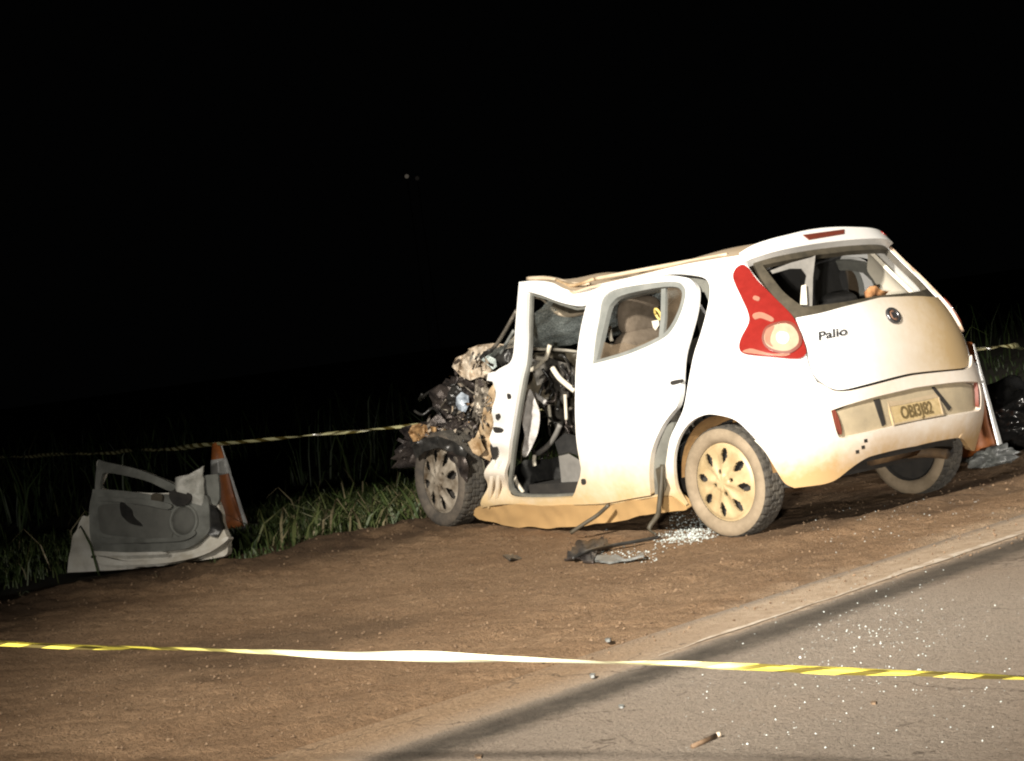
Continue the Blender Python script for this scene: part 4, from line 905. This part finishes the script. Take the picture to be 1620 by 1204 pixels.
cone((cl[0], cl[1], .095), .62, (R(1), R(2), R(20)), 'dirty orange cone with white band standing behind the torn-off door', 1)
cr = on_axis([(1556, 727)], 2, .0)[0]
c1 = bpy.data.objects['traffic_cone']
c2 = cone((cr[0], cr[1], .0), .735, (0, 0, R(35)), 'orange cone with white side half hidden behind the car tail', 2)
# a tall white strip down the right side of each
def strip_on(c, h, a0, half):
  n = 10; V = []; F = []
  for i in range(15):
    k = .05 + .95 * i / 14; r_ = .135 + (.032 - .135) * k + .006
    for j in range(n + 1):
        a = a0 + R(-half + 2 * half * j / n); V.append((r_ * math.cos(a), r_ * math.sin(a), h * k))
  for i in range(14):
    for j in range(n): F.append((i * (n + 1) + j, i * (n + 1) + j + 1, (i + 1) * (n + 1) + j + 1, (i + 1) * (n + 1) + j))
  mesh_obj('white_edge_strip', V, F, M['reflw'], c)
strip_on(c2, .735, math.atan2(-.50, -.86) - R(35), 34)
strip_on(c1, .62, math.atan2(-.50, -.86) - R(20), 12)

# ------------------------------------------------------------------ barrier tapes
m = M['tape'] = bpy.data.materials.new('yellow_black_tape'); nt, b = nodes(m)
uvn = N_(nt, 'ShaderNodeUVMap'); sp_ = N_(nt, 'ShaderNodeSeparateXYZ'); nt.links.new(uvn.outputs[0], sp_.inputs[0])
k = math_(nt, 'FRACT', math_(nt, 'ADD', math_(nt, 'MULTIPLY', sp_.outputs[0], 6.2), math_(nt, 'MULTIPLY', sp_.outputs[1], .8)))
k = math_(nt, 'GREATER_THAN', k, .55)
att = N_(nt, 'ShaderNodeAttribute'); att.attribute_name = 'print'; k = math_(nt, 'MULTIPLY', k, att.outputs['Fac'])
nt.links.new(mix(nt, k, mix(nt, att.outputs['Fac'], (.86, .84, .62), (.66, .57, .09)), (.10, .078, .02)), b.inputs['Base Color']); b.inputs['Roughness'].default_value = .28  # near-white tone paints the lamp glare where the print gives way
b.inputs['Coat Weight'].default_value = .5; b.inputs['Coat Roughness'].default_value = .15
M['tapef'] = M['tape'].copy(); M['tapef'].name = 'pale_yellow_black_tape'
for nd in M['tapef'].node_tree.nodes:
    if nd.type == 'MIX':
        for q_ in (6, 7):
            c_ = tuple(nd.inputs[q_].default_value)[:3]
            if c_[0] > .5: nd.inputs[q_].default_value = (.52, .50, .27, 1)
def tape(name, pts, width, twist, label, seed=0, fold=.4, glare=None, tw=1.3, mat='tape'):
    P = crom_open(pts, 40); P = [Vector(p) for p in P]; mb_V = []; F = []; UV = []; s = 0
    nseg = 7
    for i, p in enumerate(P):
        if i: s += (p - P[i - 1]).length
        t_ = (P[min(i + 1, len(P) - 1)] - P[max(i - 1, 0)]).normalized(); up = Vector((0, 0, 1)); side = t_.cross(up).normalized(); up = side.cross(t_)
        ang = twist * s + tw * mnoise.noise(Vector((s * .7 + seed, 0, 0))) * 2
        for j in range(nseg):
            q = j / (nseg - 1) - .5; bend = fold * math.cos(q * 5) * width
            a = up * (q * width) + side * bend
            c_, s_ = math.cos(ang), math.sin(ang)
            ux, uz = q * width * c_ - bend * s_, q * width * s_ + bend * c_
            mb_V.append(p + up * (ux * .8 + .2 * q * width) + side * uz + Vector((0, 0, .004 * mnoise.noise(Vector((s * 5, q * 3, seed))))))
            UV.append((s, q + .5))
    for i in range(len(P) - 1):
        for j in range(nseg - 1): F.append((i * nseg + j, (i + 1) * nseg + j, (i + 1) * nseg + j + 1, i * nseg + j + 1))
    o = mesh_obj(name, mb_V, F, M[mat]); uvl = o.data.uv_layers.new(name='UVMap')
    for lp in o.data.loops: uvl.data[lp.index].uv = UV[lp.vertex_index]
    at_ = o.data.attributes.new('print', 'FLOAT', 'POINT')           # print gives way to painted-in lamp glare along one stretch
    at_.data.foreach_set('value', [1.0 if glare is None else min(1., max(0.04, (abs(u_[0] - glare[0]) - glare[1]) / .6 + .35 * mnoise.noise(Vector((u_[0] * 3.3, 0, seed))))) for u_ in UV])
    return tag(o, label, 'barrier tape', 'barrier tapes round the wreck')
ft = [at_dist([(u, v_)], d_)[0] for u, v_, d_ in ((-500, 985, 7.2), (0, 1017, 6.2), (300, 1027, 5.9), (600, 1037, 5.6), (900, 1046, 5.3), (1200, 1056, 5.0), (1620, 1071, 4.7), (2000, 1084, 4.4))]
TS = sum(float(np.linalg.norm(ft[i + 1] - ft[i])) for i in range(3)) + .35
tape('barrier_tape', ft, .027, 2.4, 'yellow and black barrier tape stretched across the foreground', seed=3, fold=.2, glare=(TS - .12, .30), tw=.8)
topL = Vector((cl[0], cl[1], .095 + .62)); topR = Vector((cr[0], cr[1], .70))
far = on_axis([(36, 722)], 2, .70)[0]; farx = np.array(far) + (np.array(far) - np.array(topL)) * .6
rt = on_axis([(1625, 552)], 1, -4.2)[0]; rt2 = np.array(rt) + (np.array(rt) - np.array(topR)) * 2.0
midL = (Vector(far) + topL) / 2 - Vector((0, 0, .01)); midC = topL * .5 + topR * .5 - Vector((0, 0, .04))
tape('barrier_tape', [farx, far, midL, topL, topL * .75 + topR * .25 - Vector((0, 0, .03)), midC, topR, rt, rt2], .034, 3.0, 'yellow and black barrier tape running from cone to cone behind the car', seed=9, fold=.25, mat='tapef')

# ------------------------------------------------------------------ black heap on the right and debris
def sheet_heap(name, outline, p_axis, val, amp, mat, label, cat, sc=4, seed=0, t=.01, step=5):
    o = scrap(name, outline, p_axis, val, amp, mat, None, step, t, sc, seed, True); return tag(o, label, cat)
def heap(name, c, r, mat, seed, label, cat, amp=.4, sub=5):
    o = lump(name, c, r, mat, seed, amp, sub, 1.8); o.parent = None
    for v in o.data.vertices: v.co.z = max(v.co.z, .0)
    o.data.polygons.foreach_set('use_smooth', [True] * len(o.data.polygons)); return tag(o, label, cat)
hp = on_axis([(1648, 726)], 2, 0)[0]
heap('plastic_sheeting', (hp[0] + .75, hp[1] - .75, .15), (.36, .46, .24), M['tar'], 3, 'shiny black plastic sheeting heaped behind the car at the right edge', 'plastic sheeting', .45)
gp = on_axis([(1586, 738)], 2, 0)[0]
heap('crumpled_plastic', (gp[0] + .1, gp[1] - .05, .05), (.10, .16, .07), M['greysheet'], 5, 'small grey crumpled plastic piece lying in front of the black sheeting', 'debris', .6, 4)

def ground_pt(u, v_, z=.012): return Vector(on_axis([(u, v_)], 2, z)[0])
def flat_piece(name, pts, mat, label, cat, hgt=.03, seed=0, group=None, z=.012):
    """a piece of wreckage lying on the dirt: crumpled sheet with real thickness"""
    UV, F = fill([pts], 3); V = on_axis(UV, 2, z); c0 = V.mean(0)
    for i in range(len(V)):
        q = Vector(V[i]) * 7 + Vector((seed * 7, 0, 0)); V[i][2] += max(0, .5 + mnoise.noise(q) + .5 * mnoise.noise(q * 2.4)) * hgt
    a, f = shellify(V, F, np.tile([0, 0, 1.], (len(V), 1)), .01); o = mesh_obj(name, a, f, mat)
    o.location = (0, 0, 0); return tag(o, label, cat, group)
flat_piece('debris', [(893, 888), (905, 872), (915, 858), (930, 853), (958, 858), (965, 868), (950, 876), (938, 889)], M['engine'], 'dark crumpled lump of engine wreckage on the dirt below the rear door', 'debris', .032, 1)
flat_piece('plastic_fragment', [(934, 884), (960, 878), (990, 884), (1018, 879), (1020, 885), (985, 890), (950, 890)], M['greysheet'], 'pale grey plastic strip lying on dirt in front of the dark wreckage lump', 'debris', .02, 2)
flat_piece('plastic_fragment', [(790, 838), (830, 834), (880, 839), (878, 845), (830, 844), (800, 846)], M['scrapw'], 'long pale trim fragment on the dirt under the front door sill', 'debris', .03, 3)
flat_piece('plastic_fragment', [(940, 838), (962, 833), (976, 838), (960, 844)], M['greysheet'], 'small grey fragment under the sill, right of the hanging trim', 'debris', .03, 4)
flat_piece('plastic_fragment', [(794, 882), (812, 880), (826, 885), (808, 892)], M['blackp'], 'flat dark fragment alone on the dirt below the front sill', 'debris', .02, 5)
mb = MB(); mb.tube(crom_open([ground_pt(905, 884, .03), ground_pt(930, 872, .05), ground_pt(965, 864, .03), ground_pt(1010, 856, .03), ground_pt(1040, 850, .03)], 5), .010, 7)
tag(mb.obj('hose_piece', M['blackp']), 'long black hose lying on the dirt between wreckage lump and rear wheel', 'hose')
mb = MB(); mb.tube([ground_pt(1095, 1181, .010), ground_pt(1115, 1172, .011), ground_pt(1134, 1163, .012)], .0065, 8); q = ground_pt(1140, 1161, .014)
st = mb.obj('stick', M['wood']); tag(st, 'short brown stick with a pale tip lying on the asphalt', 'stick')
tp_ = MB(); tp_.tube([ground_pt(1134, 1163, .012), q], .008, 8); tp_.obj('stick_tip', M['scrapw'], st)
for i, (u, v_, s, lb) in enumerate([(962, 1013, 5, 'tiny pale chip on the dirt above the middle of the foreground tape'), (937, 1067, 4.5, 'tiny pale chip on the dirt just below the foreground tape'), (983, 1118, 4.5, 'grey chip on the edge of the asphalt left of the stick'), (757, 1197, 6, 'dark pebble on the asphalt at the bottom edge'), (1382, 1112, 5, 'dark pebble on the asphalt below the right half of the tape')]):
    flat_piece('chip', [(u - s, v_), (u - s * .3, v_ - s * .4), (u + s, v_ - s * .3), (u + s * .7, v_ + s * .3), (u - s * .4, v_ + s * .4)], M['greysheet'] if i < 3 else M['stone'], lb, 'chip', .006, i + 20, z=.018 if i in (0, 1) else .006)

# glass crumbs and gravel: countless
def crumbs(name, spots, size, mat, zf):
    V = []; F = []
    A = np.array(spots); Z = zf(A[:, 0], A[:, 1])
    for (x, y), z_ in zip(spots, Z):
        s = size[0] + (size[1] - size[0]) * random.random() ** 2.2; z = float(z_) + s * .4; a0 = random.random() * 6.28; h = random.uniform(.5, 1.1)
        b0_ = len(V)
        for k in range(4):
            a = a0 + k * math.pi / 2 + random.uniform(-.3, .3); V.append((x + math.cos(a) * s, y + math.sin(a) * s, z + random.uniform(-.3, .3) * s))
        V.append((x + random.uniform(-.3, .3) * s, y, z + s * h)); V.append((x, y, z - s * .5))
        for k in range(4): F += [(b0_ + k, b0_ + (k + 1) % 4, b0_ + 4), (b0_ + (k + 1) % 4, b0_ + k, b0_ + 5)]
    o = mesh_obj(name, V, F, mat, None, False); o['kind'] = 'stuff'; return o
def surf(x, y): return np.maximum(.004, dirt_z(x, y))
def px_spots(n, uf, vf):
    out = []
    for _ in range(n):
        u = uf(); p = on_axis([(u, vf(u))], 2, 0)[0]; out.append((p[0], p[1]))
    return out
g1 = px_spots(900, lambda: random.triangular(1030, 1142, 1090), lambda u: random.gauss(850 - (u - 1085) * .14, 6.5))
g1 += px_spots(220, lambda: random.uniform(905, 1040), lambda u: random.gauss(880, 6))
g1 += px_spots(150, lambda: random.uniform(1060, 1120), lambda u: random.gauss(828, 5))
tag(crumbs('glass_crumbs', g1, (.002, .0085), M['shard'], surf), 'crumbled window glass scattered on the dirt beside the rear wheel', 'broken glass')
g2 = px_spots(420, lambda: random.gauss(1400, 85), lambda u: random.gauss(1000 - (u - 1400) * .16, 42))
g2 += px_spots(140, lambda: random.uniform(1080, 1600), lambda u: random.uniform(1060, 1190))
g2 += px_spots(160, lambda: random.uniform(1280, 1600), lambda u: random.gauss(830 - (u - 1400) * .2, 25))
tag(crumbs('glass_crumbs', g2, (.0008, .0044), M['shard'], surf), 'sparse glass crumbs glinting on the asphalt at the right', 'broken glass')
pb = [(random.uniform(-2.1, 3.0), random.uniform(-4, 6.5)) for _ in range(9000)]
tag(crumbs('gravel', pb, (.002, .009), M['stone'], surf), 'loose gravel strewn over the dirt shoulder', 'gravel')

# ------------------------------------------------------------------ grass
m = M['grass'] = bpy.data.materials.new('verge_grass'); nt, b = nodes(m)
att = N_(nt, 'ShaderNodeAttribute'); att.attribute_name = 'hue'
nt.links.new(ramp(nt, att.outputs['Fac'], [(0, (.022, .042, .010)), (.55, (.050, .078, .020)), (.85, (.09, .105, .035)), (1, (.26, .22, .13))]), b.inputs['Base Color'])
b.inputs['Roughness'].default_value = .55; b.inputs['Subsurface Weight'].default_value = 0
def blades(name, xy, h, w, lean, hue, label):
    n = len(xy); ang = rng.random(n) * 2 * np.pi; la = rng.random(n) * 2 * np.pi
    side = np.stack([np.cos(ang), np.sin(ang), np.zeros(n)], 1) * (w / 2)[:, None]; ld = np.stack([np.cos(la), np.sin(la), np.zeros(n)], 1) * (lean * h)[:, None]
    z0 = gz(xy[:, 0], xy[:, 1]) - .03; base = np.stack([xy[:, 0], xy[:, 1], z0], 1); up = np.zeros((n, 3)); up[:, 2] = h
    droop = np.clip(lean * .55, 0, .5)
    p1 = base + up * .45 + ld * .18; p2 = base + up * (.85 - droop * .2)[:, None] + ld * .55; p3 = base + up * (1 - droop)[:, None] + ld
    V = np.stack([base - side, base + side, p1 - side * .9, p1 + side * .9, p2 - side * .6, p2 + side * .6, p3], 1).reshape(-1, 3)
    o = np.arange(n)[:, None] * 7
    Q = np.concatenate([o + [0, 1, 3, 2], o + [2, 3, 5, 4]], 1).reshape(-1, 4); T = (o + [4, 5, 6]).reshape(-1, 3)
    me = bpy.data.meshes.new(name); me.vertices.add(len(V)); me.vertices.foreach_set('co', V.ravel())
    li = np.concatenate([Q.ravel(), T.ravel()]).astype(np.int32); me.loops.add(len(li)); me.loops.foreach_set('vertex_index', li)
    ls = np.concatenate([np.arange(len(Q)) * 4, len(Q) * 4 + np.arange(len(T)) * 3]).astype(np.int32); lt = np.concatenate([np.full(len(Q), 4), np.full(len(T), 3)]).astype(np.int32)
    me.polygons.add(len(ls)); me.polygons.foreach_set('loop_start', ls); me.polygons.foreach_set('loop_total', lt); me.update()
    at_ = me.attributes.new('hue', 'FLOAT', 'POINT'); at_.data.foreach_set('value', np.repeat(hue, 7).astype(np.float32))
    me.materials.append(M['grass']); ob = link(bpy.data.objects.new(name, me)); return tag(ob, label, 'grass', None, 'stuff')
def scatter(n, x0, x1, y0, y1, dens):
    xy = np.stack([rng.uniform(x0, x1, n), rng.uniform(y0, y1, n)], 1); return xy[rng.random(n) < dens(xy[:, 0], xy[:, 1])]
b0x, b0y = float(b0[0]), float(b0[1]); DE = (float(ed[0]), float(ed[1])); DS = -1.0 if (nh[0] * DE[1] - nh[1] * DE[0]) > 0 else 1.0
def dens_near(x, y):
    e = verge(y); ed_ = .06 * sstep(x - e + 1.2 * vnoise(x, y, 3.1, 18), -.9, .1) + sstep(x - e + 1.0 * vnoise(x, y, 1.1, 8) + .5 * vnoise(x, y, 4.1, 19), -.05, .6); cl_ = .35 + 1.3 * np.clip(vnoise(x, y, 1.4, 31) + .3, 0, 1)
    u_ = (x - b0x) * DE[0] + (y - b0y) * DE[1]; w_ = (x - b0x) * DE[1] - (y - b0y) * DE[0]
    keep = 1 - ((u_ > -.10) & (u_ < 1.22) & (np.abs(w_ * DS + .45) < .62)); return np.clip(ed_ * cl_, 0, 1) * keep
xy = scatter(60000, .8, 7.5, -7, 6.5, dens_near); n = len(xy); cl1 = np.clip(vnoise(xy[:, 0], xy[:, 1], 1.0, 44) + .5, .1, 1.2)
eg = sstep(xy[:, 0] - verge(xy[:, 1]), 0, 1.3)
blades('verge_grass', xy, (.04 + .15 * cl1 * (.3 + .7 * eg)) * rng.uniform(.6, 1.3, n), rng.uniform(.006, .014, n), rng.uniform(.15, .9, n), np.clip(rng.normal(.5, .22, n), 0, 1), 'short green verge grass growing along the dirt edge')
xy = scatter(900, 2.9, 8, -6, 5, lambda x, y: np.clip(sstep(x - verge(y), .25, .8) * np.clip(vnoise(x, y, .9, 51) + .35, 0, 1), 0, 1)); n = len(xy)
blades('long_grass', xy, rng.uniform(.18, .42, n), rng.uniform(.008, .016, n), rng.uniform(.25, 1.1, n), np.clip(rng.normal(.75, .25, n), 0, 1), 'long drooping grass leaves standing above the verge')
cx_ = rng.random(300) ** .7; xy = np.stack([3.0 + rng.normal(0, .22, 300) + .75 * cx_, .30 + 1.3 * cx_ * rng.random(300) + rng.normal(0, .12, 300)], 1); n = len(xy)
blades('leafy_clump', xy, rng.uniform(.10, .36, n), rng.uniform(.010, .019, n), rng.uniform(.6, 1.6, n), np.clip(rng.normal(.7, .22, n), 0, 1), 'low leafy clump of broad grass in front of the front wheel')
xy = scatter(26000, 8.5, 40, -32, 10, lambda x, y: np.clip((x - verge(y) > 2) * (.25 + .75 * (y > -4 - .3 * x)) * np.clip(vnoise(x, y, .5, 61) + .6, 0, 1) * (1 / (1 + ((x - 7) / 16) ** 2)), 0, 1)); n = len(xy)
blades('field_grass', xy, rng.uniform(.2, .95, n), rng.uniform(.008, .022, n), rng.uniform(.1, .9, n), np.clip(rng.normal(.15, .3, n), 0, .9), 'tall dark grass of the unlit field behind the wreck')
xy = scatter(6000, 1.6, 12, -16, -3.6, lambda x, y: np.clip(vnoise(x, y, .9, 71) + .5, 0, 1)); n = len(xy)
blades('field_grass', xy, rng.uniform(.04, .13, n), rng.uniform(.008, .016, n), rng.uniform(.1, .7, n), np.clip(rng.normal(.1, .15, n), 0, 1), 'dim grass behind the tape right of the car')

# ------------------------------------------------------------------ far lamps in the dark
def emit(name, c, s):
    m = bpy.data.materials.new(name); nt, b = nodes(m); b.inputs['Emission Color'].default_value = (*c, 1); b.inputs['Emission Strength'].default_value = s; b.inputs['Base Color'].default_value = (.4, .4, .4, 1)
    return m
for (u, v_, dd, s, rad, lb) in ((643.5, 279, 160, .055, .16, 'faint lamp on a tall pole far off in the dark, the brighter of two'), (660, 282, 165, .006, .17, 'very faint lamp on a tall pole far off, right of the brighter one')):
    p = Vector(at_dist([(u, v_)], dd)[0]); gzv = float(hill(np.array([p.x]), np.array([p.y]))[0])
    t_ = empty('pole_lamp', (p.x, p.y, gzv), lb, 'lamp', 'far lamps in the dark'); h = p.z - gzv
    mb = MB(); mb.tube([(0, 0, -.3), (0, 0, h - .3)], .035, 6); mb.obj('pole', M['dark'], t_)
    bm = bmesh.new(); bmesh.ops.create_icosphere(bm, subdivisions=2, radius=rad, matrix=Matrix.Translation((0, 0, h))); me = bpy.data.meshes.new('lamp_globe'); bm.to_mesh(me); bm.free(); me.materials.append(emit('lamp_glow', (1, .86, .68), s))
    link(bpy.data.objects.new('lamp_globe', me), t_)
    print('lamp height', h, gzv)
